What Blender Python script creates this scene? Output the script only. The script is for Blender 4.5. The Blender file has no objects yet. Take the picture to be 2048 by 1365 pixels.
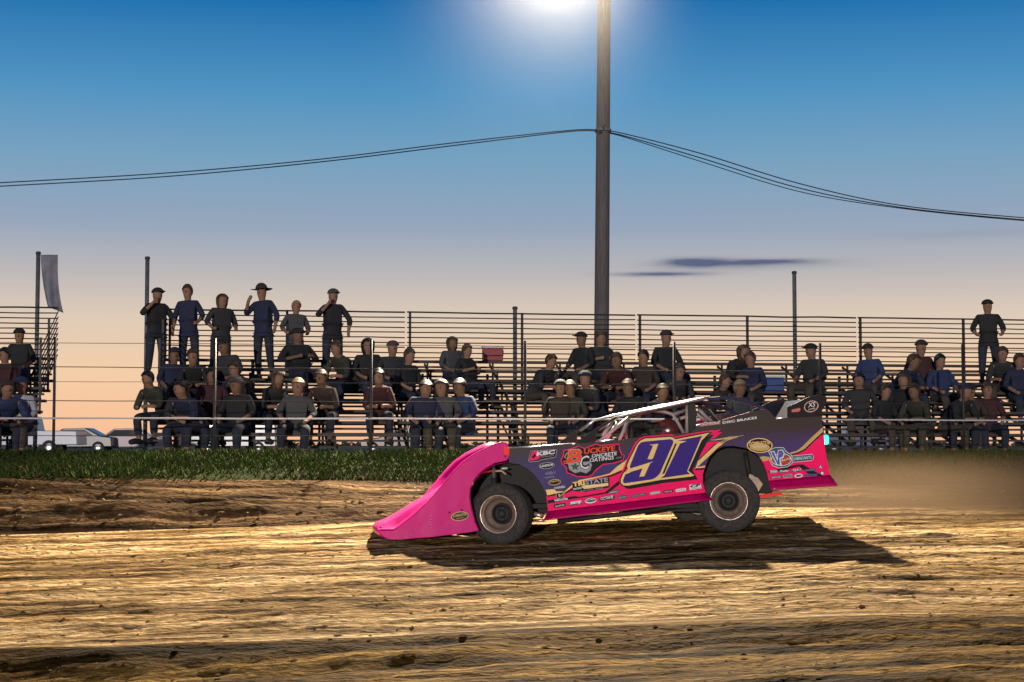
import bpy, bmesh, math, random
from mathutils import Vector, Matrix, noise
from mathutils.geometry import tessellate_polygon
random.seed(7)
PI = math.pi
sc = bpy.context.scene
COL = sc.collection

# ---------------------------------------------------------------- camera
F = 3413.0; CZ = 2.0; HY = 895.0
PITCH = math.atan((HY - 682.5) / F)
cam_d = bpy.data.cameras.new('camera'); cam_d.lens = 60.0; cam_d.sensor_width = 36.0
cam_d.clip_end = 6000; cam_d.clip_start = 0.1
cam = bpy.data.objects.new('camera', cam_d); COL.objects.link(cam)
cam.location = (0, 0, CZ); cam.rotation_euler = (PI/2 + PITCH, 0, 0)
sc.camera = cam
sc.render.resolution_x = 1024; sc.render.resolution_y = 682

def srgb(r, g, b):
    f = lambda c: (c/255/12.92 if c/255 <= .04045 else ((c/255+.055)/1.055)**2.4)
    return (f(r), f(g), f(b), 1)

# ---------------------------------------------------------------- world: dusk sky
w = bpy.data.worlds.new('World'); sc.world = w; w.use_nodes = True
nt = w.node_tree; nd = nt.nodes; lk = nt.links; nd.clear()
out = nd.new('ShaderNodeOutputWorld'); bg = nd.new('ShaderNodeBackground')
tc = nd.new('ShaderNodeTexCoord'); sep = nd.new('ShaderNodeSeparateXYZ')
lk.new(tc.outputs['Generated'], sep.inputs[0])
mr = nd.new('ShaderNodeMapRange'); mr.inputs[1].default_value = -0.1; mr.inputs[2].default_value = 0.9
lk.new(sep.outputs[2], mr.inputs[0])
rp = nd.new('ShaderNodeValToRGB'); lk.new(mr.outputs[0], rp.inputs[0])
stops = [(-.1, (60, 50, 42)), (-.01, (120, 95, 80)), (.004, (250, 190, 148)), (.042, (244, 206, 168)), (.075, (222, 203, 184)),
         (.100, (188, 184, 184)), (.128, (150, 166, 188)), (.165, (120, 162, 192)), (.205, (80, 147, 194)), (.262, (8, 106, 172)), (.5, (6, 56, 118)), (.9, (4, 30, 72))]
el = rp.color_ramp.elements
while len(el) < len(stops): el.new(0.5)
for e, (p, c) in zip(el, stops): e.position = p + .1; e.color = srgb(*c)
# thin dark streaks of cloud low over the stand, as in the sky itself
nz = nd.new('ShaderNodeTexNoise'); mp = nd.new('ShaderNodeMapping'); mp.inputs['Scale'].default_value = (40, 40, 260)
nz.inputs['Scale'].default_value = 1; nz.inputs['Detail'].default_value = 4
lk.new(tc.outputs['Generated'], mp.inputs[0]); lk.new(mp.outputs[0], nz.inputs['Vector'])
prev = rp.outputs[0]
def mth(op, a, b=None, c=None):
    m = nd.new('ShaderNodeMath'); m.operation = op
    for i, v in enumerate((a, b, c)):
        if v is None: continue
        if isinstance(v, (int, float)): m.inputs[i].default_value = v
        else: lk.new(v, m.inputs[i])
    return m.outputs[0]
for (px, py, hw, hh, st) in ((1398, 525, 66, 9, 1.6), (1520, 526, 105, 6, 1.3), (1325, 547, 95, 4.5, 1.0), (1500, 533, 190, 9, .28), (1940, 480, 260, 10, .12)):
    cx = (px-1024)/F; cz = (HY-py)/F
    az = mth('DIVIDE', sep.outputs[0], sep.outputs[1])
    dx = mth('DIVIDE', mth('SUBTRACT', az, cx), hw/F); dz = mth('DIVIDE', mth('SUBTRACT', sep.outputs[2], cz*.99), hh/F)
    dz = mth('ADD', dz, mth('MULTIPLY', mth('SUBTRACT', nz.outputs[0], .5), 1.2))
    r2 = mth('ADD', mth('MULTIPLY', dx, dx), mth('MULTIPLY', dz, dz))
    g = mth('MULTIPLY', mth('POWER', 2.718, mth('MULTIPLY', r2, -1.1)), st)
    g = mth('MULTIPLY', g, mth('GREATER_THAN', sep.outputs[1], 0))
    g = mth('MINIMUM', g, .95)
    mx = nd.new('ShaderNodeMix'); mx.data_type = 'RGBA'; lk.new(g, mx.inputs[0]); lk.new(prev, mx.inputs[6]); mx.inputs[7].default_value = srgb(88, 98, 128)
    prev = mx.outputs[2]
lk.new(prev, bg.inputs[0]); bg.inputs[1].default_value = 1.0
lk.new(bg.outputs[0], out.inputs[0])

# added low frontal fill from behind the camera, standing in for a flash
sd = bpy.data.lights.new('front_fill', 'SUN'); sd.energy = 1.9; sd.angle = math.radians(0.6); sd.color = (1, .93, .86)
so = bpy.data.objects.new('front_fill', sd); COL.objects.link(so)
so.rotation_euler = Vector((.16, 1, -.055)).to_track_quat('-Z', 'Y').to_euler()

sc.view_settings.view_transform = 'Standard'; sc.view_settings.look = 'None'
sc.view_settings.exposure = 0; sc.view_settings.gamma = 1
sc.render.engine = 'CYCLES'

# ---------------------------------------------------------------- helpers
def W(px, py, Y):
    """point at depth Y seen at photo pixel px,py"""
    c, s = math.cos(PITCH), math.sin(PITCH)
    a = (px-1024)/F; b = (682.5-py)/F
    d = Vector((a, c - b*s, s + b*c))
    return Vector((0, 0, CZ)) + d*(Y/d.y)
def project(p):
    c, s = math.cos(PITCH), math.sin(PITCH)
    d = p - Vector((0, 0, CZ)); dep = d.y*c + d.z*s; up = -d.y*s + d.z*c
    return 1024 + F*d.x/dep, 682.5 - F*up/dep

def mat(name, col, rough=.6, metal=0, noise_s=0, noise_a=.25, bump=0, emit=None, es=0, coat=0, spec=.5, vec_scale=None):
    m = bpy.data.materials.new(name); m.use_nodes = True
    t = m.node_tree; b = t.nodes['Principled BSDF']
    b.inputs['Base Color'].default_value = (*col[:3], 1); b.inputs['Roughness'].default_value = rough
    b.inputs['Metallic'].default_value = metal; b.inputs['Specular IOR Level'].default_value = spec
    if coat: b.inputs['Coat Weight'].default_value = coat; b.inputs['Coat Roughness'].default_value = .08
    if emit: b.inputs['Emission Color'].default_value = (*emit, 1); b.inputs['Emission Strength'].default_value = es
    if noise_s:
        c = t.nodes.new('ShaderNodeTexCoord'); mp = t.nodes.new('ShaderNodeMapping')
        mp.inputs['Scale'].default_value = vec_scale or (1, 1, 1)
        n = t.nodes.new('ShaderNodeTexNoise'); n.inputs['Scale'].default_value = noise_s; n.inputs['Detail'].default_value = 6
        t.links.new(c.outputs['Object'], mp.inputs[0]); t.links.new(mp.outputs[0], n.inputs['Vector'])
        r = t.nodes.new('ShaderNodeValToRGB')
        r.color_ramp.elements[0].position = .3; r.color_ramp.elements[1].position = .7
        r.color_ramp.elements[0].color = (*[v*(1-noise_a) for v in col[:3]], 1)
        r.color_ramp.elements[1].color = (*[min(1, v*(1+noise_a)) for v in col[:3]], 1)
        t.links.new(n.outputs[0], r.inputs[0]); t.links.new(r.outputs[0], b.inputs['Base Color'])
        if bump:
            bp = t.nodes.new('ShaderNodeBump'); bp.inputs['Strength'].default_value = bump; bp.inputs['Distance'].default_value = .01
            t.links.new(n.outputs[0], bp.inputs['Height']); t.links.new(bp.outputs[0], b.inputs['Normal'])
    return m

class MB:
    def __init__(s): s.v = []; s.f = []; s.m = []; s.sm = []
    def add(s, vs, fs, mi=0, smooth=False):
        o = len(s.v); s.v += [tuple(v) for v in vs]
        for f in fs: s.f.append([i+o for i in f]); s.m.append(mi); s.sm.append(smooth)
    def box(s, c, d, mi=0, R=None):
        vs = [Vector((x*d[0]/2, y*d[1]/2, z*d[2]/2)) for x in (-1, 1) for y in (-1, 1) for z in (-1, 1)]
        if R: vs = [R @ v for v in vs]
        s.add([v+Vector(c) for v in vs], [(0,1,3,2),(4,6,7,5),(0,4,5,1),(2,3,7,6),(0,2,6,4),(1,5,7,3)], mi)
    def beam(s, a, b, w, h, mi=0):
        a = Vector(a); b = Vector(b); d = b-a
        q = d.to_track_quat('X', 'Z').to_matrix()
        s.box((a+b)/2, (d.length, w, h), mi, q)
    def tube(s, pts, r, n=8, mi=0, caps=True):
        pts = [Vector(p) for p in pts]; rs = r if isinstance(r, (list, tuple)) else [r]*len(pts)
        vs = []; 
        for i, p in enumerate(pts):
            d = (pts[min(i+1, len(pts)-1)] - pts[max(i-1, 0)]).normalized()
            a = d.orthogonal().normalized() if abs(d.z) > .9 else d.cross(Vector((0, 0, 1))).normalized()
            b = d.cross(a).normalized()
            for k in range(n):
                t = 2*PI*k/n; vs.append(p + a*math.cos(t)*rs[i] + b*math.sin(t)*rs[i])
        fs = [(i*n+k, i*n+(k+1) % n, (i+1)*n+(k+1) % n, (i+1)*n+k) for i in range(len(pts)-1) for k in range(n)]
        if caps: fs += [tuple(range(n))[::-1], tuple(range((len(pts)-1)*n, len(pts)*n))]
        s.add(vs, fs, mi, True)
    def lathe(s, prof, n=48, mi=0, closed=False):
        """profile (r, y) turned about the local Y axis"""
        vs = []
        for k in range(n):
            t = 2*PI*k/n
            for r, y in prof: vs.append((r*math.cos(t), y, r*math.sin(t)))
        m = len(prof); fs = []
        for k in range(n):
            for i in range(m if closed else m-1):
                j = (i+1) % m; k2 = (k+1) % n
                fs.append((k*m+i, k*m+j, k2*m+j, k2*m+i))
        s.add(vs, fs, mi, True)
    def prism(s, poly, extr, mi=0):
        """poly: list of 3D points (planar), extruded by the vector extr"""
        poly = [Vector(p) for p in poly]; n = len(poly); e = Vector(extr)
        tr = tessellate_polygon([poly])
        vs = poly + [p+e for p in poly]
        fs = [tuple(t) for t in tr] + [tuple(i+n for i in t[::-1]) for t in tr] + [(i, (i+1) % n, n+(i+1) % n, n+i) for i in range(n)]
        s.add(vs, fs, mi)
    def flat(s, poly, mi=0):
        poly = [Vector(p) for p in poly]
        s.add(poly, [tuple(t) for t in tessellate_polygon([poly])], mi)
    def grid(s, rows, mi=0, smooth=True):
        n = len(rows[0]); vs = [p for r in rows for p in r]
        s.add(vs, [(i*n+j, i*n+j+1, (i+1)*n+j+1, (i+1)*n+j) for i in range(len(rows)-1) for j in range(n-1)], mi, smooth)
    def build(s, name, mats, parent=None, loc=None, rot=None, bevel=0, solid=0, fixn=True):
        me = bpy.data.meshes.new(name); me.from_pydata(s.v, [], s.f)
        for m in (mats if isinstance(mats, (list, tuple)) else [mats]): me.materials.append(m)
        me.polygons.foreach_set('material_index', s.m); me.polygons.foreach_set('use_smooth', s.sm)
        if fixn and len(s.f) < 60000:
            bm = bmesh.new(); bm.from_mesh(me); bmesh.ops.recalc_face_normals(bm, faces=bm.faces); bm.to_mesh(me); bm.free()
        o = bpy.data.objects.new(name, me); COL.objects.link(o)
        if parent: o.parent = parent
        if loc is not None: o.location = loc
        if rot is not None: o.rotation_euler = rot
        if solid:
            md = o.modifiers.new('solid', 'SOLIDIFY'); md.thickness = solid; md.offset = 0
        if bevel:
            md = o.modifiers.new('bevel', 'BEVEL'); md.width = bevel; md.segments = 2; md.limit_method = 'ANGLE'
        return o
def tag(o, label=None, cat=None, group=None, kind=None):
    if label: o['label'] = label
    if cat: o['category'] = cat
    if group: o['group'] = group
    if kind: o['kind'] = kind
    return o
def empty(name, loc=(0, 0, 0), rz=0, parent=None):
    o = bpy.data.objects.new(name, None); COL.objects.link(o); o.location = loc; o.rotation_euler = (0, 0, rz); o.empty_display_size = .2
    if parent: o.parent = parent
    return o
def copy_tree(o, parent=None):
    c = o.copy(); COL.objects.link(c)
    if parent: c.parent = parent
    for ch in o.children: copy_tree(ch, c)
    return c

# ---------------------------------------------------------------- ground
def sstep(a, b, x):
    t = max(0, min(1, (x-a)/(b-a))); return t*t*(3-2*t)
def y_base(x): return 22.75 + .03*x + (.10*math.sin(x*.5))
def y_grass(x): return 24.3 + .09*x
def y_crest(x): return 26.0 + .13*x
def track_z(x, y):
    xs = x if x < 3 else 3+(x-3)*.3
    return -1.14 + .08*(y-20) + .032*max(-12, xs)
def ridge_y(x): return 14.75 + .05*x + .22*noise.noise(Vector((x*.35, 3, 0))) + .10*noise.noise(Vector((x*1.3, 7, 0)))
def gz(x, y):
    yb, yg, yc, yr = y_base(x), y_grass(x), y_crest(x), ridge_y(x)
    zg = -.43 - .01*(x+6); zc = -.085
    if y < yr:
        lo = track_z(x, yr) - .05 - .03*(yr-y)
        z = lo - .10*(1-sstep(yr-.12, yr, y)) + .0
        wd = .5+.06*(x+8)+.25*noise.noise(Vector((x*.8, 1, 2))); k = sstep(yr-wd, yr, y); dp = (.22-.014*max(-6, min(9, x+3)))*(1+.35*noise.noise(Vector((x*.5, 4, 9))))
        z = track_z(x, yr)*k + (track_z(x, yr)-dp-.015*(yr-y))*(1-k)
    elif y < yb: z = track_z(x, y)
    elif y < yg:
        zb = track_z(x, yb); t = (y-yb)/(yg-yb); z = zb + (zg-zb)*(t**.8)
    elif y < yc:
        t = (y-yg)/(yc-yg); z = zg + (zc-zg)*(t**.75)
    else:
        t = sstep(yc, yc+1.6, y); z = zc - .3*t
    return z + CZ
def fbm(x, y, sx, sy, seed, oc=3):
    v = 0; a = 1; n = 0
    for i in range(oc):
        v += a*noise.noise(Vector((x*sx, y*sy, seed+i*7.3))); n += a; a *= .55; sx *= 1.9; sy *= 2.0
    return v/n
def streak(x, y):   # churned clay dragged along the direction of travel
    v = .06*fbm(x, y, .28, 2.2, 1.0, 3) + .05*fbm(x, y, .8, 6.0, 5.0, 3) + .018*noise.noise(Vector((x*4.0, y*9.0, 4)))
    cl = fbm(x, y, .9, 10.0, 9.0, 2); v += .035*max(0, cl-.1)
    return v
def sheet(name, f0, f1, xs, ny, m, disp, kind='structure'):
    mb = MB(); rows = []
    for j in range(ny+1):
        row = []
        for x in xs:
            a, b = f0(x), f1(x); y = a + (b-a)*j/ny
            z = gz(x, min(y, 60)) + disp(x, y, j/ny)
            row.append((x, y, z))
        rows.append(row)
    mb.grid(rows)
    o = mb.build(name, m, fixn=False); tag(o, kind=kind); return o

def dirt_mat(name, c0, c1, c2, sx, sy, rough=.9, bump=.6):
    m = bpy.data.materials.new(name); m.use_nodes = True; t = m.node_tree; b = t.nodes['Principled BSDF']; N = t.nodes.new; L = t.links.new
    tc = N('ShaderNodeTexCoord')
    mp = N('ShaderNodeMapping'); mp.inputs['Scale'].default_value = (sx, sy, 1); L(tc.outputs['Object'], mp.inputs[0])
    n1 = N('ShaderNodeTexNoise'); n1.inputs['Scale'].default_value = 1; n1.inputs['Detail'].default_value = 8; n1.inputs['Roughness'].default_value = .62; L(mp.outputs[0], n1.inputs['Vector'])
    n2 = N('ShaderNodeTexNoise'); n2.inputs['Scale'].default_value = .35; n2.inputs['Detail'].default_value = 4; L(mp.outputs[0], n2.inputs['Vector'])
    mp3 = N('ShaderNodeMapping'); mp3.inputs['Scale'].default_value = (11, 22, 20); L(tc.outputs['Object'], mp3.inputs[0])
    n3 = N('ShaderNodeTexNoise'); n3.inputs['Scale'].default_value = 1; n3.inputs['Detail'].default_value = 6; L(mp3.outputs[0], n3.inputs['Vector'])
    r = N('ShaderNodeValToRGB'); e = r.color_ramp.elements; e[0].position = .39; e[0].color = (*c0, 1); e[1].position = .62; e[1].color = (*c2, 1)
    k = e.new(.5); k.color = (*c1, 1)
    L(n1.outputs[0], r.inputs[0])
    r2 = N('ShaderNodeValToRGB'); e = r2.color_ramp.elements; e[0].position = .35; e[0].color = (.42, .38, .33, 1); e[1].position = .6; e[1].color = (1.15, 1.13, 1.12, 1); L(n2.outputs[0], r2.inputs[0])
    mx = N('ShaderNodeMix'); mx.data_type = 'RGBA'; mx.blend_type = 'MULTIPLY'; mx.inputs[0].default_value = .8; L(r.outputs[0], mx.inputs[6]); L(r2.outputs[0], mx.inputs[7])
    r3 = N('ShaderNodeValToRGB'); e = r3.color_ramp.elements; e[0].position = .3; e[0].color = (.45, .43, .4, 1); e[1].position = .65; e[1].color = (1.25, 1.25, 1.25, 1); L(n3.outputs[0], r3.inputs[0])
    mx2 = N('ShaderNodeMix'); mx2.data_type = 'RGBA'; mx2.blend_type = 'MULTIPLY'; mx2.inputs[0].default_value = .85; L(mx.outputs[2], mx2.inputs[6]); L(r3.outputs[0], mx2.inputs[7])
    L(mx2.outputs[2], b.inputs['Base Color']); b.inputs['Roughness'].default_value = rough; b.inputs['Specular IOR Level'].default_value = .02
    ad = N('ShaderNodeMath'); ad.operation = 'MULTIPLY_ADD'; L(n1.outputs[0], ad.inputs[0]); ad.inputs[1].default_value = .35; L(n3.outputs[0], ad.inputs[2])
    bp = N('ShaderNodeBump'); bp.inputs['Strength'].default_value = bump; bp.inputs['Distance'].default_value = .03; L(ad.outputs[0], bp.inputs['Height']); L(bp.outputs[0], b.inputs['Normal'])
    return m
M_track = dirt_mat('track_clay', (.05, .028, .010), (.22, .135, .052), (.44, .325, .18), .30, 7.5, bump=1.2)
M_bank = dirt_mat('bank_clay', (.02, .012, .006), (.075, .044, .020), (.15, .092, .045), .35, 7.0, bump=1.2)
M_near = dirt_mat('infield_clay', (.016, .009, .003), (.085, .046, .011), (.22, .13, .035), .28, 6.0, bump=1.2)
M_verge = dirt_mat('verge_soil', (.012, .018, .006), (.025, .036, .010), (.04, .05, .015), 1.2, 6, bump=.6)
M_field = mat('field_grass', (.06, .07, .03), .95, noise_s=.3, noise_a=.4)

NX = 340
xs = [-15 + 30*i/NX for i in range(NX+1)]
def d_track(x, y, t): return streak(x, y)*min(1, t*25)*(1-sstep(.96, 1, t)*.9)
def d_near(x, y, t): return (1.05*streak(x+31, y*1.0)+.03*fbm(x, y, .3, 1.2, 22, 2))*(1-sstep(.97, 1, t))
sheet('infield', lambda x: 7.0, lambda x: ridge_y(x), xs, 150, M_near, d_near)
sheet('track', lambda x: ridge_y(x), lambda x: y_base(x), xs, 300, M_track, d_track)
def d_bank(x, y, t):
    k = math.sin(PI*min(1, max(0, t)))**.5
    return k*(.13*fbm(x, y, .5, 3.2, 40, 3) + .07*max(0, fbm(x, y, 1.6, 6.0, 44, 2)))
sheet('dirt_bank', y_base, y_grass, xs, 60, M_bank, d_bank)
def d_verge(x, y, t): return math.sin(PI*t)**.5*.07*fbm(x, y, 1.1, 2.5, 60, 3)
sheet('grass_verge', y_grass, lambda x: y_crest(x)+3, xs, 30, M_verge, lambda x, y, t: (.06*fbm(x, y, 1.1, 2.5, 60, 3))*min(1, t*12))
# the wide ground round it all, to the horizon
mb = MB()
ring = [(-15, 7), (15, 7)]
far = 3500
xl = [-far, -300, -60, -15]; xr = [15, 60, 300, far]
def strip(x0, x1, ys, zf):
    rows = [[(x0, y, zf(x0, y)), (x1, y, zf(x1, y))] for y in ys]; mb.grid(rows, smooth=False)
ysA = [-200, -40, 0, 3, 7]
def zlow(x, y): return gz(max(-15, min(15, x)), 7.0) if y >= 0 else gz(max(-15, min(15, x)), 7.0)-.0
for a, b in zip(xs[::20][:-1], xs[::20][1:]): strip(a, b, ysA, zlow)
ysB = [7+.6*i for i in range(39)]
def zsid(x, y): return gz(-15 if x < 0 else 15, y)
for a, b in ((-far, -300), (-300, -60), (-60, -15), (15, 60), (60, 300), (300, far)): strip(a, b, [-200, -40, 0]+ysB+[31.2], lambda x, y: zsid(x, max(7, y)))
zf = gz(0, 32)
for a, b in ((-far, -300), (-300, -60), (-60, -15), (-15, 15), (15, 60), (60, 300), (300, far)): strip(a, b, [29.5, 40, 80, 200, 800, far], lambda x, y: zf-.01)
o = mb.build('ground', M_field, fixn=False); tag(o, kind='structure')

# grass blades on the verge
mb = MB(); vs = []; fs = []; ms = []
rnd = random.Random(3)
for i in range(80000):
    x = rnd.uniform(-13, 13); t = rnd.random(); a = y_grass(x); b = y_crest(x)+.25; y = a+(b-a)*t
    dens = noise.noise(Vector((x*.6, y*1.3, 3))) + (t-.25)*1.0 + .6
    if dens < rnd.uniform(-.25, .25): continue
    z = gz(x, y) + .06*fbm(x, y, 1.1, 2.5, 60, 3)*min(1, t*8) - .015; h = rnd.uniform(.03, .10)*(1+.6*noise.noise(Vector((x, y, 8)))); wd = rnd.uniform(.008, .018); an = rnd.uniform(0, PI)
    dx, dy = math.cos(an)*wd, math.sin(an)*wd; lx, ly = rnd.uniform(-.06, .06), rnd.uniform(-.06, .06)
    o = len(vs); vs += [(x-dx, y-dy, z), (x+dx, y+dy, z), (x+lx, y+ly, z+h)]; fs.append((o, o+1, o+2)); ms.append(rnd.choice((0, 0, 1, 2)))
me = bpy.data.meshes.new('grass'); me.from_pydata(vs, [], fs)
for c in ((.028, .052, .008), (.045, .07, .012), (.06, .055, .022)): me.materials.append(mat('grass_blade', c, .85, spec=.05))
me.polygons.foreach_set('material_index', ms)
o = bpy.data.objects.new('grass', me); COL.objects.link(o)
tag(o, 'short green grass on the top of the dirt bank before the stands', 'grass', kind='stuff')

# clods thrown about on the track and bank
mb = MB(); rnd = random.Random(5)
for i in range(4200):
    x = rnd.uniform(-9, 9); y = rnd.uniform(12.2, 24.0)
    if rnd.random() < .15: y = rnd.uniform(22.4, 24.2)
    z = gz(x, y) + (streak(x, y) if y < y_base(x) else .02); r = .004+.016*rnd.random()**3*(1.3 if y > 22.4 else 1)
    vs = []
    for k in range(5): 
        t = 2*PI*k/5; q = rnd.uniform(.7, 1.3); vs.append((x+r*2.0*q*math.cos(t), y+r*q*math.sin(t), z-r*.2))
    vs += [(x+rnd.uniform(-r, r)*.6, y, z+r*rnd.uniform(.6, 1.1))]
    mb.add(vs, [(k, (k+1) % 5, 5) for k in range(5)])
o = mb.build('dirt_clods', M_track, fixn=False); tag(o, 'small loose clods of clay scattered over the race track', 'clods', kind='stuff')

# ---------------------------------------------------------------- light pole, cables, lamp
M_wood = mat('weathered_pole_wood', (.085, .072, .07), .85, noise_s=6, noise_a=.35, bump=.5, vec_scale=(6, 6, .5))
M_black = mat('black_rubber_cable', (.015, .015, .018), .6)
M_steel = mat('dull_galvanised_steel', (.12, .12, .125), .6, .4, noise_s=8, noise_a=.2)
M_dark = mat('dark_painted_steel', (.04, .037, .035), .6, .2, noise_s=10)
PY = 36.0
pb = W(1201, 895, PY); pb.z = zf; ptop = W(1210, -250, PY)
pole = empty('light_pole', pb); tag(pole, 'tall brown wooden pole rising behind the stand to the floodlights', 'light pole')
mb = MB(); P0 = Vector((0, 0, -.05)); P1 = ptop-pb
mb.tube([P0.lerp(P1, t) for t in (0, .25, .5, .75, 1)], [.165, .158, .15, .142, .135], 20); mb.build('shaft', M_wood, pole)
mb = MB(); hz = 12.05 - pb.z + .0
arm_z = W(1200, -135, PY).z - pb.z
mb.box((P1.x-.25, -.2, arm_z), (2.6, .1, .13)); mb.build('crossarm', M_wood, pole)
M_lampg = mat('lit_floodlight_glass', (1, .9, .7), .3, emit=(1, .86, .62), es=90)
for k, dx in enumerate((-1.35, -.65, .35)):
    fx = empty('floodlight', (P1.x+dx-.1, -.35, arm_z-.05), parent=pole)
    R = Matrix.Rotation(math.radians(-35), 3, 'X')
    m1 = MB(); pr = [(.05, .22), (.14, .2), (.20, .10), (.26, -.08), (.27, -.1), (.24, -.08), (.18, .08), (.02, .14)]
    m1.lathe(pr, 24); hs = m1.build('lamp_housing', M_steel, fx, rot=(math.radians(35), 0, 0))
    m2 = MB(); m2.lathe([(.235, -.075), (.001, -.095)], 24); m2.build('lamp_glass', M_lampg, fx, rot=(math.radians(35), 0, 0))
    m3 = MB(); m3.tube([(0, .05, .0), (0, .2, .05)], .025); m3.build('lamp_bracket', M_steel, fx)
ld = bpy.data.lights.new('floodlight_beam', 'SPOT'); ld.energy = 125000; ld.spot_size = math.radians(55); ld.spot_blend = .4; ld.shadow_soft_size = .22; ld.color = (1, .84, .60)
lo = bpy.data.objects.new('floodlight_beam', ld); COL.objects.link(lo); lo.location = (pb.x+P1.x-.85, PY-.75, pb.z+arm_z-.15)
lo.rotation_euler = (Vector((-1.2, 15, .6))-Vector(lo.location)).to_track_quat('-Z', 'Y').to_euler()
# band, ties on pole
mb = MB(); at = W(1196, 262, PY)-pb
mb.lathe([(.162, -.03), (.175, -.03), (.175, .03), (.162, .03)], 20)
o = mb.build('pole_band', M_steel, pole, (P0.lerp(P1, at.z/P1.z).x, 0, at.z), (PI/2, 0, 0))
mb = MB(); mb.tube([(0, 0, 0), (0, -.12, .03), (0, -.13, .09)], .018); mb.build('pole_hook', M_steel, pole, (P0.lerp(P1, at.z/P1.z).x, -.12, at.z))
def cable(pts, dep, r, label, n=40):
    P = [W(x, y, d) for (x, y), d in zip(pts, dep)]
    out = []
    for i in range(len(P)-1):   # catmull-rom
        a, b, c, d = P[max(0, i-1)], P[i], P[i+1], P[min(len(P)-1, i+2)]
        for k in range(8):
            t = k/8; out.append(.5*((2*b)+(c-a)*t+(2*a-5*b+4*c-d)*t*t+(3*b-a-3*c+d)*t**3))
    out.append(P[-1]); m = MB(); m.tube([p-pb for p in out], r, 6); o = m.build('cable', M_black, None, pb)
    tag(o, label, 'cable', 'overhead cables tied to the light pole'); return o
lp = [(-300, 382), (0, 366), (340, 346), (640, 319), (900, 287), (1130, 262), (1194, 260)]
cable(lp, [33, 33.6, 34.2, 34.8, 35.3, 35.7, 35.82], .012, 'upper cable sagging left from the light pole')
cable([(x, y+(7 if x < 1100 else 4)-1.5*(x > 600)) for x, y in lp], [33.2, 33.8, 34.4, 35, 35.5, 35.7, 35.82], .012, 'lower cable sagging left just under its twin from the light pole')
rp_ = [(1198, 261), (1240, 266), (1400, 307), (1600, 368), (1800, 411), (2048, 436), (2300, 452)]
cable(rp_, [35.82, 35.9, 36.3, 37, 37.6, 38.4, 39], .012, 'upper cable dropping right from the light pole')
cable([(x, y+(9 if 1300 < x < 1700 else 4)) for x, y in rp_], [35.82, 36, 36.5, 37.2, 37.9, 38.7, 39.4], .012, 'middle cable dropping right from the light pole')
cable([(x, y+(16 if 1300 < x < 1700 else 6)) for x, y in rp_], [35.82, 36.1, 36.7, 37.4, 38.1, 38.9, 39.6], .010, 'lowest cable dropping right from the light pole')

# slim posts standing up behind and beside the stands
def slim_pole(px, ty, Y, lab, cat='pole', r=.042):
    b = W(px, 895, Y); b.z = zf; t = W(px, ty, Y)
    e = empty('slim_pole', b); tag(e, lab, cat, 'slim poles among the stands')
    m = MB(); m.tube([(0, 0, -.05), (0, 0, t.z-b.z)], r, 12); m.build('shaft', M_steel, e)
    m = MB(); m.lathe([(.001, .03), (r+.008, .02), (r+.012, -.03), (r, -.03)], 12); m.build('cap', M_dark, e, (0, 0, t.z-b.z), (PI/2, 0, 0))
    return e, t.z-b.z
slim_pole(290, 516, 34, 'slim grey pole at the open left end of the long stand')
slim_pole(1592, 545, 35, 'slim grey pole behind the stand, right of the light pole')
slim_pole(1030, 616, 33.5, 'short slim grey pole behind the middle of the stand')
e, h = slim_pole(70, 506, 34, 'slim pole with a drooping grey flag above the left stand', 'flagpole')
m = MB(); rows = []
for i in range(15):
    t = i/14; row = []
    for j in range(9):
        s = j/8; wdt = .34*(1-.35*t)+.10*t
        row.append((.05+s*wdt+.16*t*t, .05*math.sin(s*9+t*3)*(.3+t), h-.04-1.05*t-.12*s*t))
    rows.append(row)
m.grid(rows); m.build('flag', mat('grey_flag_cloth', (.16, .16, .19), .8, noise_s=5), e, solid=.006)
# small camera mast boxes seen above the stand
# ---------------------------------------------------------------- bleachers
M_plank = mat('weathered_bleacher_plank', (.042, .034, .030), .7, noise_s=3, noise_a=.3, vec_scale=(1, 12, 12), bump=.2)
M_frame = mat('bleacher_frame_steel', (.025, .022, .022), .6, .3, noise_s=5)
YAW = math.radians(9.0)
BO = W(303, 895, 27.35); BO.z = CZ      # front left base of the long stand, z = eye level
U = Vector((math.cos(YAW), math.sin(YAW), 0)); V = Vector((-math.sin(YAW), math.cos(YAW), 0))
RUN, RISE, SEAT0, ROWS, UL = .58, .2, .235, 8, 4.5
GRZ = zf - CZ
def bl(u, v, z): return BO + U*u + V*v + Vector((0, 0, z))
plank_cache = {}
def shared_box(key, dims, m, bev=0):
    if key not in plank_cache:
        mb = MB(); mb.box((0, 0, 0), dims); o = mb.build('tmp', m); me = o.data; bpy.data.objects.remove(o); plank_cache[key] = me
    return plank_cache[key]
def piece(name, key, dims, m, parent, loc, rot=None):
    o = bpy.data.objects.new(name, shared_box(key, dims, m)); COL.objects.link(o); o.parent = parent; o.location = loc
    if rot: o.rotation_euler = rot
    return o
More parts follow.
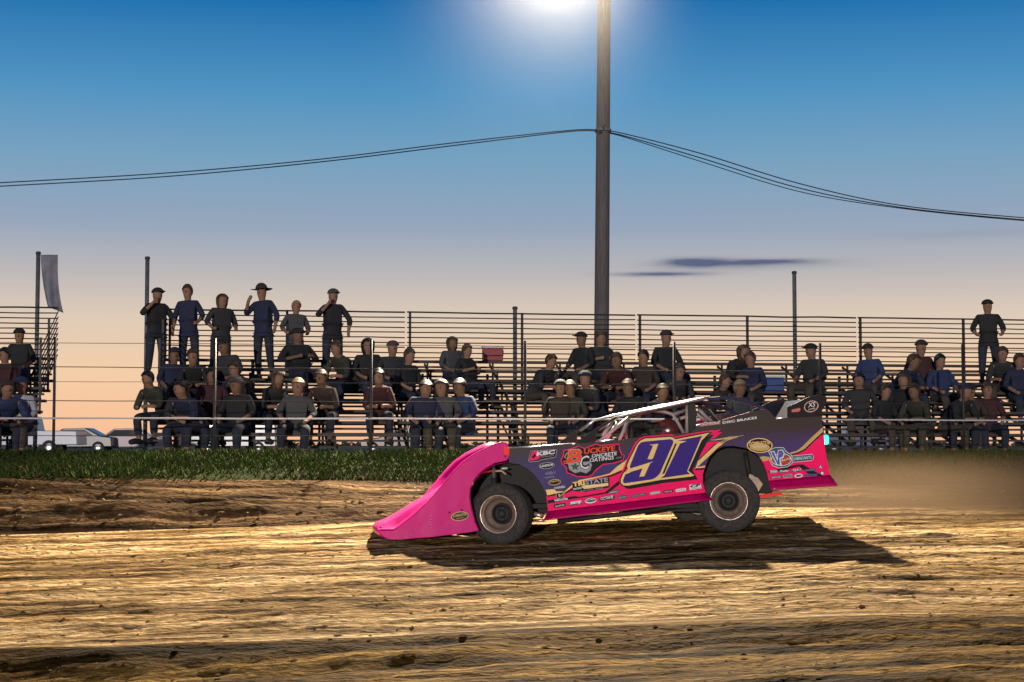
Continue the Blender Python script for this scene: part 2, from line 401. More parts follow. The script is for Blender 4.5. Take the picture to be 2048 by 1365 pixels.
def bleacher(u0, label, rail_l=False, rail_r=False):
    p = bl(u0, 0, 0); root = empty('bleacher', (p.x, p.y, zf), YAW); tag(root, label, 'bleacher', 'bleacher units of the spectator stand')
    b = -GRZ   # local z of eye level
    L = UL-.03; rn = random.Random(int(u0*10)+99)
    for i in range(ROWS):
        z = b + SEAT0 + RISE*i; v = RUN*i
        piece('seat_plank', 'seat', (L, .24, .045), M_plank, root, (UL/2, v+.12, z-.022+rn.uniform(-.004, .004)))
        piece('foot_plank', 'foot', (L, .28, .045), M_plank, root, (UL/2, v-.22, z-.435+rn.uniform(-.004, .004)))
        piece('riser_plank', 'riser', (L, .025, .036), M_plank, root, (UL/2, v+.10, z-.125+rn.uniform(-.006, .006)))
    top = b + SEAT0 + RISE*(ROWS-1); vb = RUN*(ROWS-1)+.42
    for x in (.35, 1.6, 2.9, 4.15):
        fr = MB()
        fr.beam((x, -.35, b+SEAT0-.47), (x, vb, top-.50+.02), .04, .05)
        fr.beam((x, 0, b+SEAT0-.06), (x, vb-.1, top-.06), .03, .04)
        for i in range(ROWS):
            v = RUN*i+.12; z = b+SEAT0+RISE*i-.045
            fr.box((x+.03, v, (z+(z-.41))/2), (.035, .035, .41))
        for v in (.2, 1.7, 3.1, vb):
            zt = b+SEAT0-.5+(v+.35)*(RISE/RUN)
            fr.box((x-.03, v, zt/2), (.045, .045, max(.1, zt)))
        fr.beam((x-.05, .2, .1), (x-.05, vb, top-.6), .025, .025)
        fr.build('frame', M_frame, root)
    # guard at the back
    for k, x in enumerate((.08, 2.25)):
        piece('guard_post', 'gpost', (.045, .045, 1.75), M_frame, root, (x, vb+.03, top+.08))
    for k in range(10):
        r = MB(); 
        z0 = top + .0 + .0965*k + .07
        r.tube([(0.02 + t*(UL-.04)/6, vb, z0 + rn.uniform(-.007, .007)) for t in range(7)], .0125 if k < 9 else .017, 6)
        r.build('guard_rail', M_frame, root)
    for side, on in ((.02, rail_l), (UL-.02, rail_r)):
        if not on: continue
        for k in range(9):
            r = MB(); z0 = .10+.1*k
            r.tube([(side, 1.8, b+SEAT0+.2*1.8/RUN*1+z0-.1), (side, vb, top+z0-.03)], .011, 6); r.build('end_rail', M_frame, root)
        for v in (1.8, 3.0): piece('end_post', 'epost', (.04, .04, 1.3), M_frame, root, (side, v, b+SEAT0+RISE*v/RUN+.35))
    return root
bleacher(0, 'dark plank bleacher unit at the left end of the long stand', rail_l=True)
bleacher(UL, 'dark plank bleacher unit in the middle, left of the light pole')
bleacher(2*UL, 'dark plank bleacher unit standing directly behind the race car')
bleacher(3*UL, 'dark plank bleacher unit at the right edge, beyond the car tail')
bleacher(-1.93-UL, 'separate dark bleacher at the far left edge, past the gap', rail_r=True)

# ---------------------------------------------------------------- catch fence in front of the stands
fe = empty('cable_fence', (0, 25.9, 0)); tag(fe, 'low wire cable fence with slim posts along the top of the grass bank', 'fence')
M_cab = mat('fence_cable_steel', (.03, .028, .028), .8, 0, spec=.1); M_cabl = mat('bright_fence_pipe', (.42, .42, .45), .7, 0, spec=.2)
FY = lambda x: 25.9 + .13*x
for y0, r in ((693, .005), (740, .007), (768, .004), (805, .007), (839, .014), (873, .006)):
    m = MB(); pts = []
    for k in range(25):
        x = -12+24*k/24; Y = FY(x); z = CZ + (HY-y0)/F*25.9 + .004*math.sin(k*1.7+y0)
        pts.append((x, Y-25.9, z))
    m.tube(pts, r, 6); m.build('top_pipe' if r > .01 else 'fence_cable', M_cabl if r > .01 else M_cab, fe)
for x in (-11.3, -9.0, -6.72, -4.42, -2.12, .2, 2.5, 4.8, 7.1, 9.4, 11.7):
    m = MB(); m.tube([(0, 0, -.4), (0, 0, 1.62)], .022, 8); m.build('fence_post', M_frame, fe, (x, FY(x)-25.9+.03, CZ))

# ---------------------------------------------------------------- people
def skin(name, verts, edges, rad, root, sub=2):
    me = bpy.data.meshes.new(name); me.from_pydata(verts, edges, []); o = bpy.data.objects.new(name, me); COL.objects.link(o)
    o.modifiers.new('s', 'SKIN'); sv = me.skin_vertices[0].data
    for i, r in enumerate(rad):
        sv[i].radius = r if isinstance(r, tuple) else (r, r); sv[i].use_root = (i == root)
    md = o.modifiers.new('d', 'SUBSURF'); md.levels = md.render_levels = sub
    dg = bpy.context.evaluated_depsgraph_get(); m2 = bpy.data.meshes.new_from_object(o.evaluated_get(dg)); m2.name = name
    bpy.data.objects.remove(o)
    for p in m2.polygons: p.use_smooth = True
    if not m2.materials: m2.materials.append(None)
    return m2
def chain(pts_list):
    verts = []; edges = []; rad = []
    idx = {}
    for ch in pts_list:
        prev = None
        for key, p, r in ch:
            if key in idx: i = idx[key]
            else: i = len(verts); idx[key] = i; verts.append(p); rad.append(r)
            if prev is not None and (prev, i) not in edges and prev != i: edges.append((prev, i))
            prev = i
    return verts, edges, rad
def pose(kind):
    """facing -Y; z = 0 at seat top (seated) or floor (standing)"""
    if kind == 'stand' or kind == 'standside':
        hz = .93; P = dict(pelvis=(0, 0, hz), waist=(0, 0, hz+.13), chest=(0, -.01, hz+.36), neck=(0, 0, hz+.53), chin=(0, -.01, hz+.575), head=(0, -.015, hz+.665), crown=(0, 0, hz+.765))
        for s in (-1, 1):
            P['hip%d'%s] = (s*.10, 0, hz-.07); P['knee%d'%s] = (s*.12, -.02, .49); P['ankle%d'%s] = (s*.13, .02, .09); P['toe%d'%s] = (s*.16, -.13, .04)
            P['sh%d'%s] = (s*.165, 0, hz+.45)
            if kind == 'stand':
                P['el%d'%s] = (s*.27, .03, hz+.22); P['wr%d'%s] = (s*.22, -.16, hz+.08); P['ha%d'%s] = (s*.17, -.22, hz+.07)
            else:
                P['el%d'%s] = (s*.31, -.05, hz+.27 if s > 0 else hz+.22); P['wr%d'%s] = (s*.16, -.22, hz+.50) if s > 0 else (s*.27, -.08, hz-.02); P['ha%d'%s] = (s*.10, -.2, hz+.60) if s > 0 else (s*.26, -.12, hz-.10)
    else:
        ln = {'sit': .03, 'lean': .24, 'back': -.07, 'drive': -.10}[kind]
        P = dict(pelvis=(0, .05, .11), waist=(0, .04-ln*.3, .24), chest=(0, -ln, .45-.1*abs(ln)), neck=(0, -ln*1.35, .63-.25*max(0, ln)), chin=(0, -ln*1.4-.02, .665-.25*max(0, ln)), head=(0, -ln*1.45-.03, .755-.25*max(0, ln)), crown=(0, -ln*1.4-.01, .85-.25*max(0, ln)))
        for s in (-1, 1):
            P['hip%d'%s] = (s*.10, 0, .08); P['knee%d'%s] = (s*.17, -.43, .06); P['ankle%d'%s] = (s*.15, -.40, -.34); P['toe%d'%s] = (s*.18, -.56, -.38)
            c = P['neck']; P['sh%d'%s] = (s*.165, c[1]+.02, c[2]-.085)
            if kind == 'lean': P['el%d'%s] = (s*.24, -.36, .21); P['wr%d'%s] = (s*.10, -.50, .22); P['ha%d'%s] = (s*.03, -.56, .20)
            elif kind == 'drive':
                P['knee%d'%s] = (s*.14, -.42, .24); P['ankle%d'%s] = (s*.12, -.80, .10); P['toe%d'%s] = (s*.12, -.88, .2)
                P['el%d'%s] = (s*.26, -.12, .36); P['wr%d'%s] = (s*.15, -.38, .40); P['ha%d'%s] = (s*.13, -.46, .42)
            elif kind == 'sit': P['el%d'%s] = (s*.25, -.05, .32); P['wr%d'%s] = (s*.17, -.27, .19); P['ha%d'%s] = (s*.13, -.36, .16)
            else: P['el%d'%s] = (s*.30, .10, .33); P['wr%d'%s] = (s*.12, -.14, .38); P['ha%d'%s] = (s*.04, -.16, .40)
    return P
def make_templates():
    T = {}
    for kind in ('sit', 'lean', 'back', 'drive', 'stand', 'standside'):
        P = pose(kind)
        body = [[('pelvis', P['pelvis'], (.13, .10)), ('waist', P['waist'], (.115, .09)), ('chest', P['chest'], (.11, .075)), ('neck', P['neck'], .058), ('chin', P['chin'], (.072, .08)), ('head', P['head'], (.095, .112)), ('crown', P['crown'], (.075, .088))]]
        hem = tuple(Vector(P['pelvis'])+Vector((0, .0, -.07)))
        shirt = [[('hem', hem, (.165, .135)), ('pelvis', P['pelvis'], (.165, .13)), ('waist', P['waist'], (.14, .11)), ('chest', P['chest'], (.165, .12)), ('nk', tuple(Vector(P['chest']).lerp(Vector(P['neck']), .8)), (.11, .09))]]
        tr = [[('pelvis', P['pelvis'], (.15, .12)), ('w', tuple(Vector(P['pelvis']).lerp(Vector(P['waist']), .9)), (.135, .105))]]
        sh = []
        for s in (-1, 1):
            K = lambda n: n+'%d' % s
            body.append([('chest', P['chest'], (.11, .075)), (K('sh'), P[K('sh')], .042), (K('el'), P[K('el')], .042), (K('wr'), P[K('wr')], .030), (K('ha'), P[K('ha')], (.042, .028))])
            body.append([('pelvis', P['pelvis'], (.13, .10)), (K('hip'), P[K('hip')], .08), (K('knee'), P[K('knee')], .058), (K('ankle'), P[K('ankle')], .04), (K('toe'), P[K('toe')], .035)])
            mid = tuple(Vector(P[K('el')]).lerp(Vector(P[K('wr')]), .5))
            shirt.append([('chest', P['chest'], (.165, .12)), (K('sh'), P[K('sh')], .066), (K('el'), P[K('el')], .056), (K('m'), mid, .05)])
            tr.append([('pelvis', P['pelvis'], (.15, .12)), (K('hip'), P[K('hip')], .098), (K('knee'), P[K('knee')], .075), (K('ank'), tuple(Vector(P[K('ankle')]).lerp(Vector(P[K('knee')]), .15)), .058)])
            sh.append((K('ankle'), K('toe')))
        D = {}
        v, e, r = chain(body); D['body'] = skin('body', v, e, r, 0)
        v, e, r = chain(shirt); D['shirt'] = skin('shirt', v, e, r, 1)
        v, e, r = chain(tr); D['trousers'] = skin('trousers', v, e, r, 0)
        H = Vector(P['head'])
        def blob(name, fn):
            m = MB(); rows = []
            for i in range(9):
                th = PI*i/8; rows.append([fn(th, 2*PI*j/12) for j in range(13)])
            m.grid(rows); o = m.build(name, M_dark); me = o.data; bpy.data.objects.remove(o); return me
        def hairf(th, ph):
            x, y, z = math.sin(th)*math.cos(ph), math.sin(th)*math.sin(ph), math.cos(th)
            if z < -.1: 
                if y < .15: z = -.1+(z+.1)*.15
            if y < -.4 and z < .35: z = .35; 
            return H + Vector((x*.102, y*.118+.008, z*.13+.02))
        def longf(th, ph):
            x, y, z = math.sin(th)*math.cos(ph), math.sin(th)*math.sin(ph), math.cos(th)
            if y < -.3 and z < .35: z = .35
            zz = z*.12+.02 if z > 0 else z*.26+.02
            return H + Vector((x*.115, max(y, -.8)*.12+.02, zz))
        D['hair'] = blob('hair', hairf); D['long_hair'] = blob('long_hair', longf)
        m = MB(); rows = []
        for i in range(6):
            th = PI/2*i/5; rows.append([H+Vector((math.sin(th)*math.cos(2*PI*j/14)*.108, math.sin(th)*math.sin(2*PI*j/14)*.124, math.cos(th)*.10+.045)) for j in range(15)])
        m.grid(rows); 
        m.prism([H+Vector((x, y, .05)) for x, y in ((-.075, -.08), (.075, -.08), (.07, -.17), (.03, -.2), (-.03, -.2), (-.07, -.17))], (0, -.0, .012))
        o = m.build('cap', M_dark); D['cap'] = o.data; bpy.data.objects.remove(o)
        m = MB(); rows = []
        for i in range(6):
            th = PI/2*i/5; rows.append([H+Vector((math.sin(th)*math.cos(2*PI*j/16)*.108, math.sin(th)*math.sin(2*PI*j/16)*.124, math.cos(th)*.12+.05)) for j in range(17)])
        rows.append([H+Vector((math.cos(2*PI*j/16)*.20, math.sin(2*PI*j/16)*.20, .035+.02*abs(math.cos(2*PI*j/16)))) for j in range(17)])
        m.grid(rows); o = m.build('hat', M_dark); D['hat'] = o.data; bpy.data.objects.remove(o)
        for (a, b), sg in zip(sh, (-1, 1)):
            m = MB(); A, B = Vector(P[a]), Vector(P[b]); m.tube([A+Vector((0, .05, -.03)), A+Vector((0, 0, -.02)), (A+B)/2, B, B+(B-A)*.12], [.04, .055, .052, .045, .025], 8)
            o = m.build('shoe', M_dark); D['shoe%d' % sg] = o.data; bpy.data.objects.remove(o)
        # facial features: nose, ears, eyes as one small mesh with the head's skin
        m = MB()
        m.tube([H+Vector((0, -.095, .01)), H+Vector((0, -.118, -.022)), H+Vector((0, -.10, -.03))], [.008, .014, .008], 6)
        o = m.build('nose', M_dark); D['face'] = o.data; bpy.data.objects.remove(o)
        T[kind] = D
    return T
TPL = make_templates()
SK = [mat('skin_tone', c, .7, spec=.2) for c in ((.22, .12, .08), (.16, .088, .056), (.10, .05, .034))]
HC = {'brown': mat('brown_hair', (.05, .03, .015), .6), 'black': mat('black_hair', (.012, .011, .011), .5), 'fair': mat('fair_hair', (.25, .17, .08), .6)}
CLC = {'black': (.012, .012, .013), 'navy': (.012, .016, .05), 'grey': (.06, .06, .063), 'maroon': (.05, .011, .013), 'brown': (.038, .024, .017), 'olive': (.032, .034, .02), 'blue': (.02, .035, .11), 'white': (.38, .38, .42), 'red': (.22, .03, .03), 'charcoal': (.024, .024, .027)}
CM = {k: mat(k+'_cloth', tuple(q*.75 for q in v), .85, noise_s=12, noise_a=.2) for k, v in CLC.items()}
DEN = mat('dark_denim', (.014, .017, .03), .9, noise_s=20); KHA = mat('khaki_cotton', (.05, .038, .026), .9, noise_s=20)
def person(kind, loc, rz, label, shirt='black', hair='hair', hc='brown', head_c=None, sk=0, tro=None, scale=1.0, group='spectators in the stand'):
    D = TPL[kind]; root = empty('person', loc, rz); wd = random.uniform(.98, 1.2); root.scale = (scale*wd*random.choice((-1, 1)), scale*wd, scale*random.uniform(.95, 1.03)); root.rotation_euler = (random.uniform(-.05, .03), random.uniform(-.06, .06), rz); tag(root, label, 'person', group)
    def add(nm, key, m):
        o = bpy.data.objects.new(nm, D[key]); COL.objects.link(o); o.parent = root
        o.material_slots[0].link = 'OBJECT'; o.material_slots[0].material = m; return o
    add('body', 'body', SK[sk]); add('nose', 'face', SK[sk]); add('shirt', 'shirt', CM[shirt]); add('trousers', 'trousers', tro or DEN); add('shoe', 'shoe-1', CM['black']); add('shoe', 'shoe1', CM['black'])
    hm = CM[head_c] if head_c else HC[hc]
    add({'hair': 'hair', 'long_hair': 'hair', 'cap': 'cap', 'hat': 'sun_hat'}[hair], hair, hm)
    return root

def seat_for(px, py, h=.88, forced=None):
    best = None
    for i in range(ROWS):
        v = RUN*i+.10; z = SEAT0+RISE*i
        lo_, hi_ = -7.0, 19.0
        for _ in range(40):
            mid = (lo_+hi_)/2
            if project(bl(mid, v, z+h))[0] < px: lo_ = mid
            else: hi_ = mid
        p = bl(lo_, v, z); y = project(p+Vector((0, 0, h)))[1]
        if best is None or abs(y-py) < best[0]: best = (abs(y-py), p, i)
    return best
occupied = []
def sit(px, py, label, kind='sit', turn=0, **k):
    h = {'sit': .9, 'lean': .83, 'back': .9}[kind]
    _, p, i = seat_for(px, py, h)
    person(kind, p, YAW+turn, label, **k)
def stand(px, label, kind='stand', turn=0, up=-.42, v=None, **k):
    vv = RUN*(ROWS-1)-.22 if v is None else v
    z = SEAT0+RISE*(ROWS-1)+up+.01
    lo_, hi_ = -7.0, 19.0
    for _ in range(40):
        mid = (lo_+hi_)/2
        if project(bl(mid, vv, z+1.6))[0] < px: lo_ = mid
        else: hi_ = mid
    person(kind, bl(lo_, vv, z), YAW+turn, label, **k)
# standing along the top of the stand
stand(312, 'standing person in dark cap at the left end of the top row', 'standside', .5, shirt='black', hair='cap', head_c='black')
stand(382, 'standing person in navy shirt, second from the left on the top row', 'stand', -.3, shirt='navy')
stand(440, 'standing person with long hair, third from the left on the top row', 'stand', .4, shirt='charcoal', hair='long_hair', scale=.97)
stand(532, 'standing person in a wide sun hat on the top row', 'standside', -.5, shirt='navy', hair='hat', head_c='charcoal', scale=1.03)
stand(588, 'shorter standing person in grey right of the one in a sun hat', 'stand', .2, shirt='grey', hc='fair', scale=.84)
stand(665, 'lone standing person in black, right of the top row group', 'standside', .3, shirt='black', hair='cap', head_c='grey')
stand(1977, 'lone standing person in black at the far right of the top row', 'stand', -.3, shirt='black', hair='cap', head_c='black', scale=.98)
# seated
S = [
 (345, 690, 'seated person in navy at the left end of the stand, below the standing ones', 'sit', dict(shirt='navy', hair='cap', head_c='navy')),
 (388, 705, 'seated person in black leaning forward beside the one in navy, left end', 'lean', dict(shirt='black')),
 (456, 675, 'seated person with dark cap high in the left part of the stand', 'sit', dict(shirt='charcoal', hair='cap', head_c='black')),
 (500, 712, 'seated person in brown leaning forward, right of the dark cap', 'lean', dict(shirt='brown')),
 (425, 740, 'seated person in maroon low in the left part of the stand', 'sit', dict(shirt='maroon', hc='black')),
 (360, 775, 'seated person in charcoal in a low row near the left end', 'sit', dict(shirt='charcoal')),
 (604, 655, 'seated large person in black on the top row near the left', 'back', dict(shirt='black', hair='cap', head_c='black', scale=1.08)),
 (592, 787, 'seated person with fair hair alone in a low row on the left', 'sit', dict(shirt='grey', hc='fair')),
 (700, 690, 'seated person in olive at the left of the middle group of three', 'lean', dict(shirt='olive')),
 (738, 670, 'seated person in black, middle of the middle group of three', 'sit', dict(shirt='black', hair='long_hair', hc='black')),
 (785, 672, 'seated person in grey cap, right of the middle group of three', 'sit', dict(shirt='charcoal', hair='cap', head_c='grey')),
 (845, 755, 'seated person in navy in the middle of the stand, two rows down', 'sit', dict(shirt='navy', hc='black')),
 (905, 668, 'seated slim person in grey high up left of the short pole', 'sit', dict(shirt='grey', hair='long_hair', scale=.93)),
 (942, 672, 'seated slim person in black high up beside the one in grey', 'back', dict(shirt='black', scale=.93)),
 (928, 812, 'seated person in blue in a low row above the car nose', 'sit', dict(shirt='blue', hc='black')),
 (1068, 712, 'seated person leaning forward between the short pole and the light pole', 'lean', dict(shirt='charcoal')),
 (1118, 765, 'seated person in brown in a middle row left of the light pole', 'sit', dict(shirt='brown', hair='cap', head_c='black')),
 (1165, 672, 'seated person with dark cap just left of the light pole', 'sit', dict(shirt='black', hair='cap', head_c='black')),
 (1206, 665, 'seated large person in front of the light pole', 'back', dict(shirt='charcoal', scale=1.06)),
 (1238, 712, 'seated person in maroon leaning forward, right of the light pole', 'lean', dict(shirt='maroon')),
 (1290, 705, 'seated person in brown above the car cockpit', 'sit', dict(shirt='brown', hc='black')),
 (1332, 660, 'seated tall person in black at the top above the car roof', 'sit', dict(shirt='black', hair='cap', head_c='charcoal', scale=1.04)),
 (1352, 735, 'seated person in charcoal just above the car roof', 'lean', dict(shirt='charcoal')),
 (1456, 692, 'seated person in black above the rear of the car roof', 'lean', dict(shirt='black', hair='long_hair')),
 (1505, 700, 'seated person in navy right beside the one with long hair above the roof', 'sit', dict(shirt='navy')),
 (1626, 680, 'seated person alone in dark cap above the car spoiler', 'sit', dict(shirt='charcoal', hair='cap', head_c='black')),
 (1742, 683, 'seated person in dark cap and blue shirt, left in the right hand group', 'sit', dict(shirt='blue', hair='cap', head_c='black')),
 (1790, 712, 'seated person in navy, second from left in the right hand group', 'lean', dict(shirt='navy')),
 (1838, 688, 'seated large person in maroon in the middle of the right hand group', 'sit', dict(shirt='maroon', hair='cap', head_c='charcoal', scale=1.08)),
 (1880, 715, 'seated person in blue, right in the right hand group', 'sit', dict(shirt='blue', hc='black')),
 (1765, 770, 'seated person in black, lower row under the right hand group', 'sit', dict(shirt='black', hc='brown')),
 (1845, 768, 'seated person in olive, lower row under the right hand group', 'lean', dict(shirt='olive')),
 (1937, 762, 'seated person in brown in a middle row near the right edge', 'sit', dict(shirt='brown', hair='cap', head_c='maroon')),
 (2002, 705, 'seated person in charcoal leaning forward near the right edge', 'lean', dict(shirt='charcoal')),
 (2038, 712, 'seated person in navy cut by the right edge', 'sit', dict(shirt='navy')),
  (330, 742, 'seated person in olive in a middle row at the left end of the long stand', 'lean', dict(shirt='olive', hc='black')),
 (478, 752, 'seated person in black, low row, right of the one in maroon', 'sit', dict(shirt='black', hair='cap', head_c='grey')),
 (530, 742, 'seated person in charcoal at the right end of the left crowd', 'lean', dict(shirt='charcoal', hair='long_hair')),
 (395, 812, 'seated person in navy on the lowest rows of the left crowd', 'lean', dict(shirt='navy', hc='black')),
 (655, 735, 'seated person in brown between the left crowd and the middle group', 'lean', dict(shirt='brown')),
 (760, 745, 'seated person in maroon a row below the middle group of three', 'lean', dict(shirt='maroon', hc='black')),
 (812, 700, 'seated person in black right of the grey cap in the middle', 'sit', dict(shirt='black')),
 (888, 770, 'seated person with long hair between the navy and the blue shirts', 'sit', dict(shirt='grey', hair='long_hair', hc='black')),
 (1148, 812, 'seated person in olive just left of the car windscreen', 'sit', dict(shirt='olive')),
 (1192, 752, 'seated person in charcoal below the light pole', 'lean', dict(shirt='charcoal', hair='cap', head_c='navy')),
 (1262, 775, 'seated person in black low above the windscreen', 'sit', dict(shirt='black')),
 (1310, 768, 'seated person in navy low above the cockpit', 'lean', dict(shirt='navy')),
 (1418, 745, 'seated person in brown leaning over above the roof rear', 'lean', dict(shirt='brown')),
 (1478, 765, 'seated person in grey with fair hair above the rear sail', 'sit', dict(shirt='grey', hc='fair')),
 (1722, 735, 'seated person in charcoal left below the right hand group', 'sit', dict(shirt='charcoal', hc='black')),
 (1808, 748, 'seated person with long hair inside the right hand group', 'sit', dict(shirt='black', hair='long_hair')),
 (1895, 775, 'seated person in navy cap at the lower right of the right hand group', 'lean', dict(shirt='black', hair='cap', head_c='navy')),
 (1975, 800, 'seated person in maroon low near the right edge', 'sit', dict(shirt='maroon')),
 (12, 690, 'seated person in maroon in the left hand bleacher at the edge', 'sit', dict(shirt='maroon', hc='black')),
 (42, 660, 'seated person in black near the end of the left hand bleacher', 'sit', dict(shirt='black', hair='cap', head_c='black')),
 (45, 762, 'seated person in white shirt low in the left hand bleacher', 'sit', dict(shirt='white', hair='cap', head_c='blue')),
 (8, 775, 'seated person in blue low in the left hand bleacher at the edge', 'lean', dict(shirt='blue')),
]
for px, py, lab, kd, kw in S:
    kw.setdefault('sk', random.choice((0, 0, 1))); sit(px, py, lab, kd, random.uniform(-.9, .7), tro=random.choice((DEN, DEN, KHA)), **kw)
# red drink cooler between people
def cooler(px, py, lab, c):
    _, p, i = seat_for(px, py, .3); e = empty('cooler', p+Vector((0, 0, .0)), YAW); tag(e, lab, 'cooler', 'coolers on the stand')
    m = MB(); m.box((0, 0, .12), (.38, .22, .24)); m.build('tub', mat('cooler_plastic', c, .4), e, bevel=.02)
    m = MB(); m.box((0, 0, .262), (.40, .24, .04)); m.build('lid', mat('cooler_lid', (.5, .5, .48), .4), e, bevel=.01)
    m = MB(); m.tube([(-.19, -.12, .2), (-.19, -.14, .1), (.19, -.14, .1), (.19, -.12, .2)], .008, 6); m.build('handle', M_dark, e)
cooler(1545, 745, 'small blue cooler with pale lid on a seat right of the pair above the roof', (.03, .06, .2))
cooler(985, 700, 'small red cooler with pale lid on a seat near the short pole', (.25, .03, .03))

# ---------------------------------------------------------------- parked vehicles beyond the stands
M_tyre = mat('tyre_rubber', (.022, .021, .020), .8); M_win = mat('tinted_glass', (.02, .025, .03), .08, spec=.8); M_chr = mat('alloy_wheel', (.4, .4, .4), .35, .8)
def veh(x, y, col, label, kind, rz=0):
    e = empty('parked_'+kind, (x, y, zf), rz); tag(e, label, {'pickup': 'pickup truck', 'van': 'van', 'car': 'car'}[kind], 'vehicles parked beyond the stands')
    paint = mat('vehicle_paint', col, .35, coat=.6)
    if kind == 'pickup': pr = [(-2.7, .45), (-2.72, .95), (-2.6, 1.05), (-1.35, 1.15), (-.75, 1.75), (.65, 1.78), (.8, 1.15), (2.7, 1.12), (2.75, .5)]; wl = [(-1.15, 1.18), (-.68, 1.66), (.55, 1.68), (.62, 1.18)]
    elif kind == 'van': pr = [(-2.5, .4), (-2.55, .95), (-2.0, 1.2), (-1.4, 1.95), (-1.2, 2.02), (2.3, 2.02), (2.45, 1.8), (2.5, .45)]; wl = [(-1.8, 1.22), (-1.32, 1.85), (.2, 1.85), (.2, 1.22)]
    else: pr = [(-2.2, .35), (-2.25, .75), (-2.0, .88), (-1.1, .98), (-.5, 1.42), (.8, 1.45), (1.6, 1.02), (2.2, .95), (2.25, .4)]; wl = [(-.95, 1.0), (-.45, 1.34), (.72, 1.36), (1.25, 1.0)]
    m = MB(); m.prism([(a, -.9, b) for a, b in pr], (0, 1.8, 0)); m.build('body', paint, e, bevel=.06)
    for yy in (-.912, .9): m = MB(); m.prism([(a, yy, b) for a, b in wl], (0, .012, 0)); m.build('side_window', M_win, e)
    for wx in (-1.6, 1.6):
        for yy in (-.8, .8):
            m = MB(); m.lathe([(.2, -.1), (.33, -.11), (.36, -.07), (.36, .07), (.33, .11), (.2, .1)], 20, closed=True); t = m.build('tyre', M_tyre, e, (wx*.92, yy*1.02, .36))
            m = MB(); m.lathe([(.205, -.09), (.17, -.05), (.05, -.06), (.001, -.06)], 16); m.build('rim', M_chr, t)
    for yy in (-.65, .65):
        m = MB(); m.box((pr[1][0]-.0, yy, .75), (.08, .3, .14)); m.build('headlight', mat('headlight_glass', (.6, .6, .6), .1), e)
veh(W(60, 0, 78).x, 78, (.3, .32, .40), 'white pickup truck parked behind the end of the left stand', 'pickup')
veh(W(165, 0, 95).x, 95, (.035, .035, .045), 'black car parked just right of the white pickup truck', 'car')
veh(W(262, 0, 96).x, 96, (.33, .22, .25), 'dusty rose car parked before the slim pole in the gap', 'car', .1)
veh(W(480, 0, 100).x, 100, (.22, .2, .22), 'pale van parked behind the left part of the long stand', 'van')
veh(W(800, 0, 104).x, 104, (.1, .02, .02), 'dark red car parked behind the middle of the stand', 'car')
veh(W(1700, 0, 108).x, 108, (.04, .06, .16), 'blue pickup truck parked behind the right part of the stand', 'pickup', PI)
# far tree line
mb = MB(); rnd = random.Random(11)
for i in range(5200):
    x = rnd.uniform(-260, 260); y = rnd.uniform(560, 620); top = 1.2+1.8*abs(noise.noise(Vector((x*.03, 2, 0))))+.9*noise.noise(Vector((x*.14, 5, 0)))
    z = zf+rnd.random()**.7*top; r = rnd.uniform(.6, 1.5)
    vs = [(x+rnd.uniform(-r, r), y+rnd.uniform(-r, r), z+rnd.uniform(-r, r)*.7) for _ in range(4)]; mb.add(vs, [(0, 1, 2), (0, 2, 3), (0, 3, 1)])
o = mb.build('distant_trees', mat('distant_foliage', (.045, .05, .035), .9, noise_s=.05), fixn=False); tag(o, 'low dark line of distant trees on the horizon', 'trees', kind='stuff')

# ================================================================ THE RACE CAR
TH = math.radians(5.0); HW = .95
zg_ = CZ + track_z(-.12, 20)
T0 = Vector((-.12, 20, zg_)); Rm = Matrix.Rotation(TH, 3, 'Z')
ROOT = T0 + Rm @ Vector((1.3, HW, 0))
RI = Rm.transposed()
def B(px, py, yl=-HW):
    C = Vector((0, 0, CZ)); c, s = math.cos(PITCH), math.sin(PITCH)
    d = Vector(((px-1024)/F, c-(682.5-py)/F*s, s+(682.5-py)/F*c))
    Cl = RI @ (C-ROOT); dl = RI @ d; t = (yl-Cl.y)/dl.y
    return Cl + dl*t
car = empty('race_car', ROOT, TH)
tag(car, 'pink and purple dirt late model race car numbered 91 sliding over the clay track', 'race car')
def flip(p): return Vector((p[0], -p[1], p[2]))

